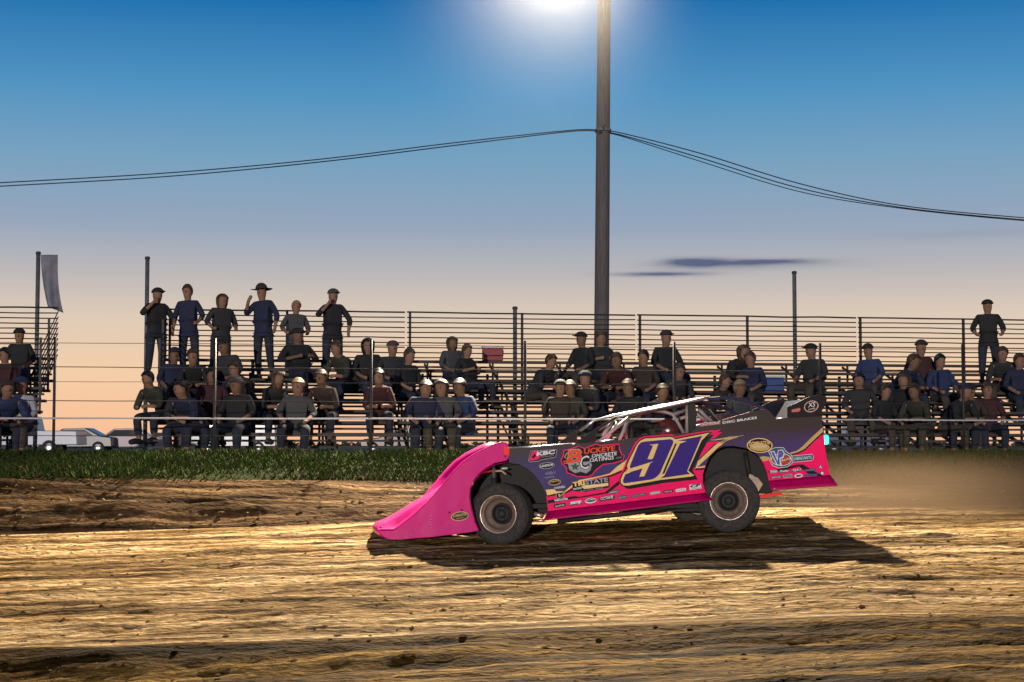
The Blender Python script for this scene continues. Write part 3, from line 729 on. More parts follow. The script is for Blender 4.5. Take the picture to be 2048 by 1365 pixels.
def paint(name, col, rough=.3, **k): return mat(name, col, rough, coat=.18, spec=.25, **k)
PINK = paint('hot_pink_paint', (.95, .0, .13)); 
def mud(m, amt=1.0):
    t = m.node_tree; b = t.nodes['Principled BSDF']; N = t.nodes.new; L = t.links.new; base = tuple(b.inputs['Base Color'].default_value)
    tc = N('ShaderNodeTexCoord'); n = N('ShaderNodeTexNoise'); n.inputs['Scale'].default_value = 38; n.inputs['Detail'].default_value = 6; n.inputs['Roughness'].default_value = .7; L(tc.outputs['Object'], n.inputs['Vector'])
    n2 = N('ShaderNodeTexNoise'); n2.inputs['Scale'].default_value = 2.5; n2.inputs['Detail'].default_value = 3; L(tc.outputs['Object'], n2.inputs['Vector'])
    s_ = N('ShaderNodeSeparateXYZ'); L(tc.outputs['Object'], s_.inputs[0])
    h = N('ShaderNodeMapRange'); h.inputs[1].default_value = .95; h.inputs[2].default_value = .1; h.inputs[3].default_value = -.05; h.inputs[4].default_value = .12*amt; L(s_.outputs[2], h.inputs[0])
    a = N('ShaderNodeMath'); a.operation = 'ADD'; L(n.outputs[0], a.inputs[0]); L(h.outputs[0], a.inputs[1])
    a2 = N('ShaderNodeMath'); a2.operation = 'MULTIPLY_ADD'; L(n2.outputs[0], a2.inputs[0]); a2.inputs[1].default_value = .35; L(a.outputs[0], a2.inputs[2])
    r = N('ShaderNodeMapRange'); r.inputs[1].default_value = .84; r.inputs[2].default_value = .98; r.inputs[4].default_value = .6; L(a2.outputs[0], r.inputs[0])
    mx = N('ShaderNodeMix'); mx.data_type = 'RGBA'; L(r.outputs[0], mx.inputs[0]); mx.inputs[6].default_value = base; mx.inputs[7].default_value = (.20, .13, .075, 1); L(mx.outputs[2], b.inputs['Base Color'])
    n3 = N('ShaderNodeTexNoise'); n3.inputs['Scale'].default_value = 3.0; L(tc.outputs['Object'], n3.inputs['Vector'])
    bp = N('ShaderNodeBump'); bp.inputs['Strength'].default_value = .35; bp.inputs['Distance'].default_value = .02; L(n3.outputs[0], bp.inputs['Height']); L(bp.outputs[0], b.inputs['Normal']); L(bp.outputs[0], b.inputs['Coat Normal'])
    return m
mud(PINK); NPINK = paint('magenta_nose_plastic', (.62, .0, .19), .35); mud(NPINK)
DPINK = paint('shaded_pink_skirt_paint', (.42, .0, .085), .4, noise_s=30, noise_a=.12)  # pink darkened: the shade of the tilted skirt is put into the colour
GOLD = mat('gold_leaf_vinyl', (.72, .49, .16), .4, .25, noise_s=120, noise_a=.22, coat=.4)
PURP = paint('deep_blue_purple_vinyl', (.040, .018, .21), .25); BLK = paint('gloss_black_vinyl', (.010, .009, .014), .25)
WHT = paint('white_vinyl', (.72, .72, .74)); GREY = paint('silver_vinyl', (.33, .32, .35)); ORG = paint('orange_red_vinyl', (.85, .07, .015))
BLUE = paint('blue_vinyl', (.02, .12, .50)); RUST = paint('rust_red_vinyl', (.42, .06, .02)); GRN = paint('green_vinyl', (.02, .10, .04)); SLATE = paint('slate_vinyl', (.06, .07, .12)); TEAL = paint('pale_teal_vinyl', (.45, .72, .72)); TAN = paint('tan_vinyl', (.55, .38, .14))
NAVY = paint('dark_navy_paint', (.012, .016, .05), .25)
MATS = dict(pink=PINK, gold=GOLD, purp=PURP, blk=BLK, wht=WHT, grey=GREY, org=ORG, blue=BLUE, rust=RUST, grn=GRN, slate=SLATE, teal=TEAL, tan=TAN, mag=NPINK)
ALU = mat('bare_aluminium', (.55, .55, .57), .3, .9, noise_s=20, noise_a=.15); FLR = mat('matte_black_chassis', (.012, .011, .011), .7)
TUBE = mat('pale_grey_roll_cage_paint', (.30, .28, .27), .45); BRNZ = mat('bronze_wheel_metal', (.62, .47, .38), .38, .75, noise_s=14, noise_a=.25); RED = mat('red_frame_paint', (.85, .02, .01), .4); BEIGE = mat('dusty_cast_bracket', (.50, .38, .27), .7, noise_s=15)
# black fading to purple print across the body side
GM = bpy.data.materials.new('black_to_purple_wrap'); GM.use_nodes = True; t = GM.node_tree; b = t.nodes['Principled BSDF']
tc_ = t.nodes.new('ShaderNodeTexCoord'); sp = t.nodes.new('ShaderNodeSeparateXYZ'); t.links.new(tc_.outputs['Object'], sp.inputs[0])
nz_ = t.nodes.new('ShaderNodeTexNoise'); nz_.inputs['Scale'].default_value = 1.6; t.links.new(tc_.outputs['Object'], nz_.inputs['Vector'])
s1 = t.nodes.new('ShaderNodeMath'); s1.operation = 'MULTIPLY_ADD'; t.links.new(nz_.outputs[0], s1.inputs[0]); s1.inputs[1].default_value = .25
s0 = t.nodes.new('ShaderNodeMath'); s0.operation = 'MULTIPLY_ADD'; t.links.new(sp.outputs[0], s0.inputs[0]); s0.inputs[1].default_value = -.085; t.links.new(sp.outputs[2], s0.inputs[2]); t.links.new(s0.outputs[0], s1.inputs[2])
cr = t.nodes.new('ShaderNodeValToRGB'); e = cr.color_ramp.elements
e[0].position = .88; e[0].color = (.010, .008, .014, 1); e[1].position = 1.34; e[1].color = (.010, .008, .014, 1)
k_ = e.new(.98); k_.color = (.04, .02, .15, 1); k_ = e.new(1.0); k_.color = (.05, .022, .17, 1)
cr2 = cr; mr_ = t.nodes.new('ShaderNodeMapRange'); mr_.inputs[1].default_value = .55; mr_.inputs[2].default_value = 1.55
t.links.new(s1.outputs[0], mr_.inputs[0]); t.links.new(mr_.outputs[0], cr.inputs[0])
e = cr.color_ramp.elements
for ee, pp, cc in zip(e, (.18, .42, .52, .80), ((.007, .005, .009, 1), (.034, .015, .14, 1), (.036, .015, .15, 1), (.007, .005, .009, 1))): ee.position = pp; ee.color = cc
t.links.new(cr.outputs[0], b.inputs['Base Color']); b.inputs['Roughness'].default_value = .28; b.inputs['Coat Weight'].default_value = .6
MATS['wrap'] = GM

# ---- side panels
top_edge = [(1016, 897.5), (1145, 889), (1229, 881), (1290, 873), (1346, 868), (1384, 866), (1389, 859), (1448, 839.5), (1500, 824), (1530, 819), (1541, 825), (1553, 839.5), (1575, 837), (1643, 833)]
rear_edge = [(1645, 851), (1646, 861), (1649.5, 894), (1655, 925), (1660, 951)]
crease_r = [(1537.5, 962)]
arch_r = [(1534, 944), (1527, 928), (1516, 911), (1503, 901), (1488, 896), (1466, 892), (1448, 893), (1432, 900), (1419, 914), (1410, 934), (1405.5, 950), (1406, 967), (1411, 986)]
arch_f = [(1096, 1023), (1094.5, 1009), (1093, 993), (1085, 972.6), (1071, 951.5), (1057, 939), (1039, 929), (1018, 925)]
side_poly = top_edge + rear_edge + crease_r + arch_r + arch_f
def side(sgn, name):
    m = MB(); pl = [B(x, y) for x, y in side_poly]
    if sgn > 0: pl = [flip(p) for p in pl]
    m.prism(pl, (0, .012*(-sgn), 0))
    return m.build(name, PINK if sgn < 0 else MATS['wrap'], car)
near = side(-1, 'side_panel'); side(1, 'side_panel')
# skirts: flared lower strips
def skirt(pts_t, pts_b, sgn, flare=.07):
    m = MB(); n = 13
    def lerp(a, b, t): return (a[0]+(b[0]-a[0])*t, a[1]+(b[1]-a[1])*t)
    rows = []
    for k in range(4):
        tt = k/3; row = []
        for j in range(n):
            s = j/(n-1); a = lerp(*pts_t, s); b_ = lerp(*pts_b, s); q = lerp(a, b_, tt)
            p = B(q[0], q[1], -HW-.001-flare*tt**1.3); row.append(p if sgn < 0 else flip(p))
        rows.append(row)
    m.grid(rows); return m.build('rocker_skirt', DPINK, car, solid=.008)
for sg in (-1, 1):
    skirt(((1096, 1023), (1411, 986)), ((1086, 1042), (1425, 1000)), sg)
    skirt(((1537.5, 962), (1660, 950.5)), ((1542, 981), (1676, 972)), sg)
# ---- top surfaces
def span(pts, name, m_, inset=.0, z=0, thick=.01, par=car, ys=(-1, 1)):
    m = MB(); rows = []
    for (x, y) in pts:
        p = B(x, y); rows.append([Vector((p.x, yy*(HW-inset), p.z+z+.0*(1-yy*yy))) for yy in (-1, -.6, 0, .6, 1)])
    m.grid(rows); return m.build(name, m_, par, solid=thick)
span([(1012, 899), (1080, 895), (1145, 890.5), (1192, 886)], 'hood', BLK, .015)
span([(1392, 862), (1448, 845), (1500, 838), (1553, 841), (1645, 839)], 'rear_deck', BLK, .015, -.01)
span([(1646, 843), (1649.5, 894), (1659, 950)], 'rear_panel', BLK, .015, 0)
# bright folded edge strips
def strip_px(pts, name, m_, r, yl=-HW):
    m = MB(); m.tube([B(x, y, yl) for x, y in pts], r, 8); return m.build(name, m_, car)
strip_px([(1020, 897), (1080, 893), (1145, 888.3)], 'hood_edge', ALU, .010, -HW+.008)
strip_px([(1190, 885), (1229, 880.5)], 'cockpit_edge', ALU, .010, -HW+.008)
strip_px([(1553, 838.5), (1576, 836)], 'deck_edge', ALU, .006, -HW+.008)
# interior tub, dark
m = MB(); pA = B(1192, 886); pB_ = B(1392, 866); zf0 = B(1250, 1010).z
m.box(((pA.x+pB_.x)/2, 0, zf0+.0), (pB_.x-pA.x, 1.7, .02)); m.box((pA.x, 0, (zf0+pA.z)/2), (.02, 1.75, pA.z-zf0)); m.box((pB_.x, 0, (zf0+pB_.z)/2), (.02, 1.75, pB_.z-zf0))
m.build('cockpit_floor', FLR, car)
# chassis underside and engine block inside the wheel wells
m = MB(); x0 = B(1060, 1000).x; x1 = B(1420, 1000).x
m.box(((x0+x1)/2, .0, zf0-.02), (x1-x0, 1.55, .05)); m.box((x0-.28, .0, zf0+.18), (.6, .62, .38)); m.box((x1+.3, 0, zf0+.26), (1.15, .8, .3))
m.box(((x0+x1)/2+.5, .1, zf0-.07), (1.6, 1.3, .05))
for yy in (-.36, .36): m.tube([(x0-1.0, yy, zf0-.02), (x0, yy, zf0-.05), (x1, yy, zf0), (x1+.5, yy, zf0+.25), (x1+1.2, yy, zf0+.2)], .03)
m.build('chassis', FLR, car)
m = MB()   # inner wheel well panels
m.prism([B(x, y, -.42) for x, y in ((940, 1000), (960, 935), (1010, 903), (1100, 900), (1110, 1020), (1060, 1040), (980, 1050))], (0, .01, 0)); m.build('inner_fender', FLR, car); m = MB()
m.prism([B(x, y, -.45) for x, y in ((1395, 880), (1540, 870), (1545, 985), (1500, 985), (1405, 1010))], (0, .01, 0))
m.build('inner_fender', FLR, car)

# ---- nose
Fp = [(786, 1080.5), (773, 1078), (762, 1071.5), (757.5, 1063), (761, 1060), (787, 1059.5), (800, 1052), (821, 1036), (838, 1021), (856, 1005), (877, 981), (902, 950), (926, 925), (951, 907.5), (986, 890), (1003.5, 884.8), (1013, 887), (1017.5, 896)]
Cp = [(786, 1080), (773, 1077), (762, 1070), (757.5, 1061), (762, 1055), (778, 1049), (797, 1038), (815, 1026), (836, 1012), (858, 999), (884, 984), (910, 968), (934, 951), (958, 934), (985, 918), (1001, 910), (1010, 905), (1016, 902)]
Cp = [(a, b) for a, b in Cp]
m = MB(); rows = []; NV = 25
for i, (f, c_) in enumerate(zip(Fp, Cp)):
    pf = B(*f); pc = B(*c_); row = []
    for j in range(NV):
        v = -1+2*j/(NV-1); a = abs(v)
        bl_ = sstep(.60, .82, a)
        x = pc.x+(pf.x-pc.x)*bl_; z = pc.z+(pf.z-pc.z)*bl_
        fr = max(0, 1-i/9); x += -.10*(1-a*a)*fr + .05*max(0, (a-.9)/.1)**2*fr
        row.append(Vector((x, v*HW*.995, z)))
    rows.append(row)
m.grid(rows); nose = m.build('nose', NPINK, car, solid=.008)
nose_side = [(787, 1061), (800, 1052), (821, 1036), (838, 1021), (856, 1005), (877, 981), (902, 950), (926, 925), (951, 907.5), (986, 890), (1003.5, 885), (1013, 887.5), (1017.8, 899), (1018.6, 913), (1014, 921.5), (991, 926), (974, 935.6), (958, 948), (946, 963.7), (939.5, 979.5), (938.6, 997), (942, 1016.5), (949, 1043), (958, 1062), (942, 1065), (863, 1075), (786, 1080.5), (774, 1078), (763, 1071), (759, 1064), (765, 1061.5)]
ns = None
for sg in (-1, 1):
    m = MB(); pl = [B(x, y, -HW-.004) for x, y in nose_side]; pl = pl if sg < 0 else [flip(p) for p in pl]
    m.prism(pl, (0, -.014*sg, 0)); o = m.build('nose_side', NPINK, car, bevel=.006)
    if sg < 0: ns = o
    m = MB(); a = [(1018, 925), (991, 929), (974, 938), (958, 951), (946, 967), (940, 982), (939.5, 997), (943, 1016), (950, 1043), (958, 1061)]
    rows = [[B(x, y, -HW+d)*1 if sg < 0 else flip(B(x, y, -HW+d)) for d in (.0, .05)] for x, y in a]; m.grid(rows); m.build('arch_lip', NPINK, car, solid=.006)
# red corner marker on fender tip and rivets
m = MB(); m.prism([B(x, y, -HW-.006) for x, y in ((1007.5, 893), (1017, 893), (1018.4, 903), (1018, 911), (1008.5, 911))], (0, .003, 0)); m.build('fender_reflector', mat('red_reflector', (1, .02, .01), .2, coat=1), car)
def rivet(px, py, r=.008, m_=ALU, par=None, yo=-HW-.012):
    m = MB(); c = B(px, py, yo); m.lathe([(.0001, -.006), (r*.7, -.005), (r, 0), (r, .004)], 10); o = m.build('rivet', m_, par or near, c); return o
for q in ((1010.5, 912.5), (899, 1025.5), (923.5, 1020.5)): rivet(*q, .011, FLR, ns)
for q in ((861.5, 1039), (861, 1045), (862, 1050), (862.5, 1056), (862, 1031)): rivet(*q, .004, WHT, ns)
for q in ((1109, 1018), (1180.5, 1011), (1252, 1000), (1323, 992), (1394, 985), (1277.5, 957.5), (1202, 953.5), (1638, 882), (1652, 949), (1580, 971.5)): rivet(*q, .006, ALU)
# nose bumper bolts
m = MB()
for k in range(5):
    for yv in (-.75, -.6, -.45): 
        pass
for j, yv in enumerate((-.86, -.74, -.62, -.5)):
    p = B(764+j*.5, 1058.6); m.lathe([(.0001, 0), (.009, 0)], 8)
m = MB()
for yv in (-.85, -.7, -.55, -.4): 
    p = B(766, 1057.5); m.box((p.x-.05*(1-yv*yv), yv, p.z+.012), (.02, .02, .012))
m.build('nose_bolt', FLR, car)

# ---- decals
def px2(pts, k): 
    if k == 2: return [(1040+.1172*x, 860+.1172*y) for x, y in pts]
    if k == 3: return [(1220+.1172*x, 850+.1172*y) for x, y in pts]
    if k == 4: return [(1440+.127*x, 780+.127*y) for x, y in pts]
    if k == 5: return [(1380+.15625*x, 900+.15625*y) for x, y in pts]
    if k == 6: return [(1140+.2051*x, 780+.2051*y) for x, y in pts]
    if k == 7: return [(1080+.1758*x, 940+.1758*y) for x, y in pts]
    if k == 1: return [(740+.1758*x, 860+.1758*y) for x, y in pts]
    return pts
text_cache = {}
def text_geo(s, bold):
    key = (s, bold)
    if key in text_cache: return text_cache[key]
    cu = bpy.data.curves.new('t', 'FONT'); cu.body = s; cu.resolution_u = 2; cu.offset = bold; cu.fill_mode = 'FRONT'
    o = bpy.data.objects.new('t', cu); COL.objects.link(o)
    me = bpy.data.meshes.new_from_object(o.evaluated_get(bpy.context.evaluated_depsgraph_get()))
    V_ = [(v.co.x, v.co.y) for v in me.vertices]; Fs = [tuple(p.vertices) for p in me.polygons]
    bpy.data.objects.remove(o); bpy.data.meshes.remove(me)
    x0 = min(v[0] for v in V_); x1 = max(v[0] for v in V_); y0 = min(v[1] for v in V_); y1 = max(v[1] for v in V_)
    V_ = [((x-x0)/(x1-x0), (y-y0)/(y1-y0)) for x, y in V_]
    text_cache[key] = (V_, Fs); return text_cache[key]
class Decal:
    def __init__(s, base=-HW-.004, k=0): s.mb = MB(); s.base = base; s.ms = []; s.k = k
    def mi(s, c):
        if c not in s.ms: s.ms.append(c)
        return s.ms.index(c)
    def pt(s, x, y, l): return B(x, y, s.base-.0012*l)
    def poly(s, pts, c, l, k=0):
        s.mb.flat([s.pt(x, y, l) for x, y in px2(pts, k)], s.mi(c)); return s
    def ell(s, cx, cy, rx, ry, c, l, ang=-6, k=0, n=28):
        a = math.radians(ang); pts = []
        for i in range(n):
            t = 2*PI*i/n; u, v = rx*math.cos(t), ry*math.sin(t); pts.append((cx+u*math.cos(a)-v*math.sin(a), cy+u*math.sin(a)+v*math.cos(a)))
        return s.poly(pts, c, l, k)
    def rrect(s, p0, p1, h, c, l, k=0, shear=0):
        """bar from p0 to p1 (baseline left/right), height h upwards"""
        e = Vector((p1[0]-p0[0], p1[1]-p0[1])); nrm = Vector((e.y, -e.x)).normalized()*h; r = .18; pts = []
        for u, v in ((r*.3, 0), (1-r*.3, 0), (1, r), (1, 1-r), (1-r*.3, 1), (r*.3, 1), (0, 1-r), (0, r)):
            pts.append((p0[0]+e.x*u+nrm.x*v+shear*v, p0[1]+e.y*u+nrm.y*v))
        return s.poly(pts, c, l, k)
    def text(s, st, p0, p1, h, c, l, k=0, bold=.02, shear=0):
        V_, Fs = text_geo(st, bold); e = Vector((p1[0]-p0[0], p1[1]-p0[1])); nrm = Vector((e.y, -e.x)).normalized()*h
        pts = px2([(p0[0]+e.x*u+nrm.x*v+shear*v, p0[1]+e.y*u+nrm.y*v) for u, v in V_], k)
        s.mb.add([s.pt(x, y, l) for x, y in pts], Fs, s.mi(c)); return s
    def stroke(s, pts, wd, c, l, k=0):
        P = [Vector(p) for p in px2(pts, k)]; wd = wd*{0: 1, 2: .1172, 3: .1172, 4: .127, 5: .156, 6: .205, 7: .176, 1: .176}[k]; L = []; R = []
        for i, p in enumerate(P):
            d = (P[min(i+1, len(P)-1)]-P[max(0, i-1)]).normalized(); n_ = Vector((-d.y, d.x))*wd/2; L.append(p+n_); R.append(p-n_)
        for i in range(len(P)-1): s.mb.add([s.pt(*q, l) for q in (L[i], L[i+1], R[i+1], R[i])], [(0, 1, 2, 3)], s.mi(c))
        return s
    def done(s, name, label=None, par=None):
        o = s.mb.build(name, [MATS[c] for c in s.ms], par or near, fixn=False)
        if label: o['label'] = label
        return o
D = Decal()
D.poly(top_edge + [(1645, 851), (1646, 861), (1647, 868), (1630.5, 880), (1610, 899), (1599, 905), (1583, 910), (1560, 915), (1540, 918), (1522, 921), (1516, 911), (1503, 901), (1488, 896), (1466, 892), (1448, 893), (1432, 900), (1419, 914), (1411, 931), (1395, 938), (1380, 935), (1256, 926), (1230, 945), (1200, 955), (1157, 963), (1147, 973), (1130, 984), (1112, 988), (1095, 992), (1093, 993), (1085, 972.6), (1071, 951.5), (1057, 939), (1039, 929), (1018, 925)], 'wrap', 0)
D.done('body_wrap', 'black and purple printed wrap over the upper side')
D = Decal()
G1 = [(440, 1025), (575, 1012), (620, 1050), (760, 1050), (890, 940), (912, 962), (800, 1045), (620, 1085), (465, 1118)]
G2 = [(990, 862), (1380, 785), (1530, 745), (1640, 640), (1850, 490), (1830, 590), (1760, 670), (1560, 760), (1390, 803), (1000, 885)]
D.stroke([(470, 1130), (620, 1100), (800, 1065), (1000, 960), (1390, 830), (1560, 785), (1760, 700), (1850, 590)], 30, 'blk', 1, 2)
D.poly(G1, 'gold', 2, 2).poly(G2, 'gold', 2, 2)
D.done('stripe', 'gold stripe with black edge'); D = Decal()
D.poly([(470, 1205), (940, 1128), (1000, 1145), (1450, 1065), (1690, 865), (1700, 930), (1500, 1085), (1200, 1135), (1000, 1168), (900, 1180), (475, 1262)], 'blk', 1, 2)
D.done('stripe', 'black stripe across the lower pink area'); D = Decal()
# rear stripes
D.poly([(1455, 745), (1500, 620), (1790, 350), (2048, 195), (2048, 225), (1830, 400), (1600, 620), (1490, 720), (1630, 695), (1620, 725)], 'gold', 2, 3)
D.poly([(1450, 775), (1520, 590), (1790, 320), (1800, 345), (1540, 600), (1480, 745), (1630, 738), (1620, 765)], 'blk', 1, 3)
D.poly([(1700, 262), (2048, 205), (2300, 180), (2048, 232), (1790, 268)], 'tan', 2, 3)
D.poly([(1600, 340), (1700, 290), (1885, 285), (1790, 345), (1640, 470), (1525, 570)], 'pink', 1, 3)
D.poly([(1700, 160), (1780, 105), (1895, 72), (1830, 125), (1910, 128), (1800, 215), (1700, 262), (1780, 170)], 'pink', 1, 3)
D.poly([(0, 830), (60, 790), (320, 725), (390, 700), (280, 745), (70, 820), (40, 850)], 'tan', 2, 4)
D.done('stripe', 'gold and pink flashes before the rear wheel'); D = Decal()
D.poly([(1622, 585), (1622, 665), (1500, 770), (1340, 925), (1250, 975), (1130, 1010), (1100, 990), (1210, 960), (1290, 900), (1430, 760)], 'tan', 2, 4)
D.poly([(1624, 660), (1628, 690), (1500, 800), (1345, 950), (1250, 1000), (1135, 1030), (1130, 1010), (1250, 975), (1340, 925), (1500, 770)], 'blk', 3, 4)
D.done('stripe', 'tan and black sweep up the tail'); D = Decal()
D.poly([(620, 1060), (680, 1045), (790, 1060), (770, 1105), (690, 1130), (660, 1110)], 'tan', 2, 4)
D.done('stripe', 'tan chip behind the rear wheel'); D = Decal()
D.poly([(1000, 275), (1370, 190), (1440, 185), (1640, 300), (1740, 350), (1680, 352), (1500, 300), (1400, 215), (1020, 300)], 'blk', 1, 5)
D.done('stripe', 'thin black flash low on the tail')
# number 91
gold = [(290, 700), (320, 620), (460, 340), (520, 270), (600, 235), (1040, 205), (1085, 222), (1110, 250), (1700, 135), (1650, 180), (1560, 275), (1335, 785), (1440, 865), (1380, 885), (860, 940), (760, 960), (300, 1040), (230, 1035), (185, 990), (185, 930), (225, 835), (255, 800), (325, 778), (298, 740)]
D = Decal()
D.stroke([(160, 930), (280, 640), (440, 310), (520, 240), (600, 208), (1060, 175), (1112, 215), (1400, 155), (1780, 100)], 26, 'pink', 3, 3)
D.poly([(x+45, y+55) for x, y in gold], 'blk', 3, 3).stroke([(p[0], p[1]) for p in gold]+[gold[0]], 42, 'blk', 4, 3)
D.poly([(1650, 175), (1640, 330), (1400, 770), (1500, 935), (1300, 940), (1335, 785), (1560, 275)], 'blk', 4, 3)
D.poly(gold, 'gold', 5, 3)
D.poly([(345, 745), (338, 705), (480, 350), (530, 300), (600, 285), (1030, 245), (1075, 265), (1080, 310), (850, 835), (790, 895), (720, 932), (250, 1000), (222, 985), (222, 940), (262, 845), (345, 815)], 'purp', 6, 3)
D.poly([(1145, 272), (1580, 187), (1550, 232), (1315, 790), (1365, 840), (865, 912), (930, 860), (1195, 320), (1310, 280)], 'purp', 6, 3)
D.poly([(750, 622), (685, 655), (585, 878), (500, 887), (555, 742), (250, 835), (290, 770), (345, 746)], 'gold', 7, 3)
D.poly([(670, 340), (825, 325), (735, 570), (705, 590), (640, 585), (735, 355)], 'gold', 7, 3)
D.poly([(1110, 320), (1142, 320), (930, 830), (888, 842)], 'blk', 7, 3)
D.done('number_decal', 'large 91 in purple edged with gold')
# main sponsor badge
ohio = [(750, 345), (790, 350), (1010, 280), (1100, 320), (1300, 245), (1360, 270), (1690, 245), (1700, 340), (1740, 430), (1780, 435), (1755, 520), (1600, 570), (1420, 590), (1300, 680), (1230, 770), (1160, 800), (980, 800), (860, 750), (800, 730), (790, 640), (720, 580), (700, 520), (740, 440)]
D = Decal(); D.poly(ohio, 'blk', 3, 2).stroke(ohio+[ohio[0]], 17, 'pink', 4, 2)
D.poly([(820, 575), (1180, 540), (1230, 590), (1200, 690), (1130, 745), (1040, 715), (940, 740), (840, 680)], 'grey', 4, 2)
lf = [(940+ (85 if i % 2 == 0 else 38)*math.cos(2*PI*i/10-.3), 630+(75 if i % 2 == 0 else 34)*math.sin(2*PI*i/10-.3)) for i in range(10)]
D.poly(lf, 'grn', 5, 2)
D.text('B', (790, 585), (1060, 560), 250, 'grey', 5, 2, .06, 60).text('B', (800, 572), (1050, 548), 225, 'org', 6, 2, .03, 60)
D.stroke([(1010, 330), (900, 345), (800, 400), (760, 470), (800, 490), (880, 440)], 16, 'tan', 6, 2).stroke([(820, 520), (745, 545), (750, 575), (830, 560), (900, 460)], 20, 'org', 6, 2)
D.text('UCKEYE', (1090, 420), (1620, 358), 95, 'org', 6, 2, .03, 15)
D.text('C', (1010, 690), (1180, 672), 250, 'blk', 6, 2, .07, 35).text('C', (1018, 680), (1172, 664), 230, 'wht', 7, 2, .0, 35)
D.text('ONCRETE', (1220, 480), (1650, 432), 62, 'wht', 6, 2, .02, 12).text('OATINGS', (1185, 555), (1600, 505), 66, 'wht', 6, 2, .02, 12).text('.COM', (1625, 500), (1730, 488), 34, 'grey', 6, 2, 0, 8)
D.done('sponsor_decal', 'red and white lettered badge outlined in pink')
D = Decal(); bx = [(145, 530), (180, 365), (620, 338), (630, 350), (605, 468), (350, 515), (325, 535), (160, 550)]
D.poly(bx, 'blk', 3, 2).stroke(bx+[bx[0]], 10, 'grey', 4, 2).poly([(160, 530), (200, 385), (280, 360), (340, 355), (310, 400), (345, 460), (320, 500), (230, 520)], 'pink', 4, 2).poly([(200, 475), (245, 395), (280, 450), (250, 470), (240, 500)], 'blk', 5, 2)
D.text('KBC', (280, 450), (590, 412), 72, 'wht', 5, 2, .05, 18).text('RACECRAFT', (355, 478), (580, 450), 22, 'grey', 5, 2, .01, 6); D.done('sponsor_decal', 'pink spade badge lettered KBC')
D = Decal(); D.ell(455, 612, 135, 55, 'grey', 3, k=2).ell(455, 612, 125, 46, 'blk', 4, k=2).text('LANDRUM', (345, 645), (560, 612), 42, 'wht', 5, 2, .03, 10); D.done('sponsor_decal')
D = Decal(); D.text("Willy's", (425, 795), (600, 762), 70, 'grey', 4, 2, 0, 20).text('CARBURETOR', (425, 830), (590, 808), 20, 'grey', 4, 2); D.done('sponsor_decal')
D = Decal(); D.ell(590, 895, 105, 52, 'tan', 3, k=2).ell(590, 895, 92, 40, 'blk', 4, k=2).text('DOMINATOR', (515, 905), (665, 885), 32, 'tan', 5, 2, .02, 5); D.done('sponsor_decal')
D = Decal(); D.text('SCHOENFELD', (590, 1015), (775, 985), 36, 'wht', 4, 2, .03).text('HEADERS', (640, 1035), (740, 1020), 14, 'rust', 4, 2); D.done('sponsor_decal')
D = Decal(); D.poly([(890, 900), (1525, 820), (1530, 985), (1100, 1060), (900, 1045)], 'blk', 3, 2).text('TRI', (905, 972), (1110, 945), 78, 'gold', 5, 2, .05).text('STATE', (1118, 942), (1505, 888), 78, 'grey', 5, 2, .04)
D.poly([(1040, 975), (1090, 950), (1505, 905), (1508, 955), (1100, 1012)], 'gold', 4, 2).text('CUSTOM CONCRETE', (1115, 985), (1490, 942), 26, 'wht', 5, 2, .01).text('RACING', (915, 1030), (1050, 1008), 34, 'wht', 5, 2, .03).text('DECKS - PATIOS - GARAGES', (1030, 1060), (1420, 1002), 24, 'grey', 5, 2, .01); D.done('sponsor_decal', 'gold and grey lettered badge')
D = Decal(); bx = [(615, 1085), (740, 1065), (735, 1150), (700, 1165), (640, 1170), (620, 1150)]
D.poly(bx, 'blk', 3, 2).stroke(bx+[bx[0]], 9, 'grey', 4, 2).poly([(650, 1095), (685, 1100), (690, 1125), (760, 1060), (800, 1045), (680, 1150), (665, 1150)], 'tan', 5, 2).text('velocita', (580, 1228), (815, 1192), 48, 'wht', 4, 2, .03, 10); D.done('sponsor_decal', 'yellow tick badge')
def small(k, p0, p1, h, bgc, tx, tc__, hh=.6, sub=None, shear=0, lab=None):
    d = Decal(); d.rrect(p0, p1, h, bgc, 3, k, shear)
    e = Vector((p1[0]-p0[0], p1[1]-p0[1])); n_ = Vector((e.y, -e.x)).normalized()*h
    q0 = (p0[0]+e.x*.08+n_.x*.25, p0[1]+e.y*.08+n_.y*.25); q1 = (p0[0]+e.x*.92+n_.x*.25, p0[1]+e.y*.92+n_.y*.25)
    d.text(tx, q0, q1, h*hh, tc__, 4, k, .03, shear*.5); return d.done('sponsor_decal', lab)
small(2, (585, 1335), (780, 1305), 60, 'blk', 'ALLSTAR', 'wht', .4)
D = Decal(); D.text('zamp', (850, 1295), (1050, 1262), 62, 'wht', 4, 2, .06, 12).rrect((845, 1300), (1060, 1265), 45, 'slate', 3, 2); D.done('sponsor_decal')
D = Decal(); D.ell(1207, 1210, 98, 45, 'wht', 3, k=2).ell(1207, 1202, 88, 30, 'slate', 4, k=2).text('PERFORMANCE', (1135, 1215), (1280, 1192), 24, 'wht', 5, 2, .02); D.done('sponsor_decal')
small(2, (1355, 1225), (1615, 1180), 62, 'blk', 'OCTANE', 'wht', .8, shear=10)
small(2, (1685, 1195), (1840, 1168), 65, 'slate', 'BOSS', 'grey', .5)
small(2, (1900, 1160), (2160, 1118), 46, 'slate', 'HOOSIER', 'grey', .5)
small(2, (1520, 1100), (1700, 1070), 55, 'slate', 'ASPHALT', 'wht', .4)
small(3, (685, 1200), (865, 1170), 48, 'grey', 'FASTSIGN', 'wht', .5); small(3, (920, 1170), (1078, 1145), 45, 'blk', 'CAPITAL', 'wht', .45); small(3, (1125, 1150), (1300, 1122), 48, 'wht', 'RACING', 'grey', .5)
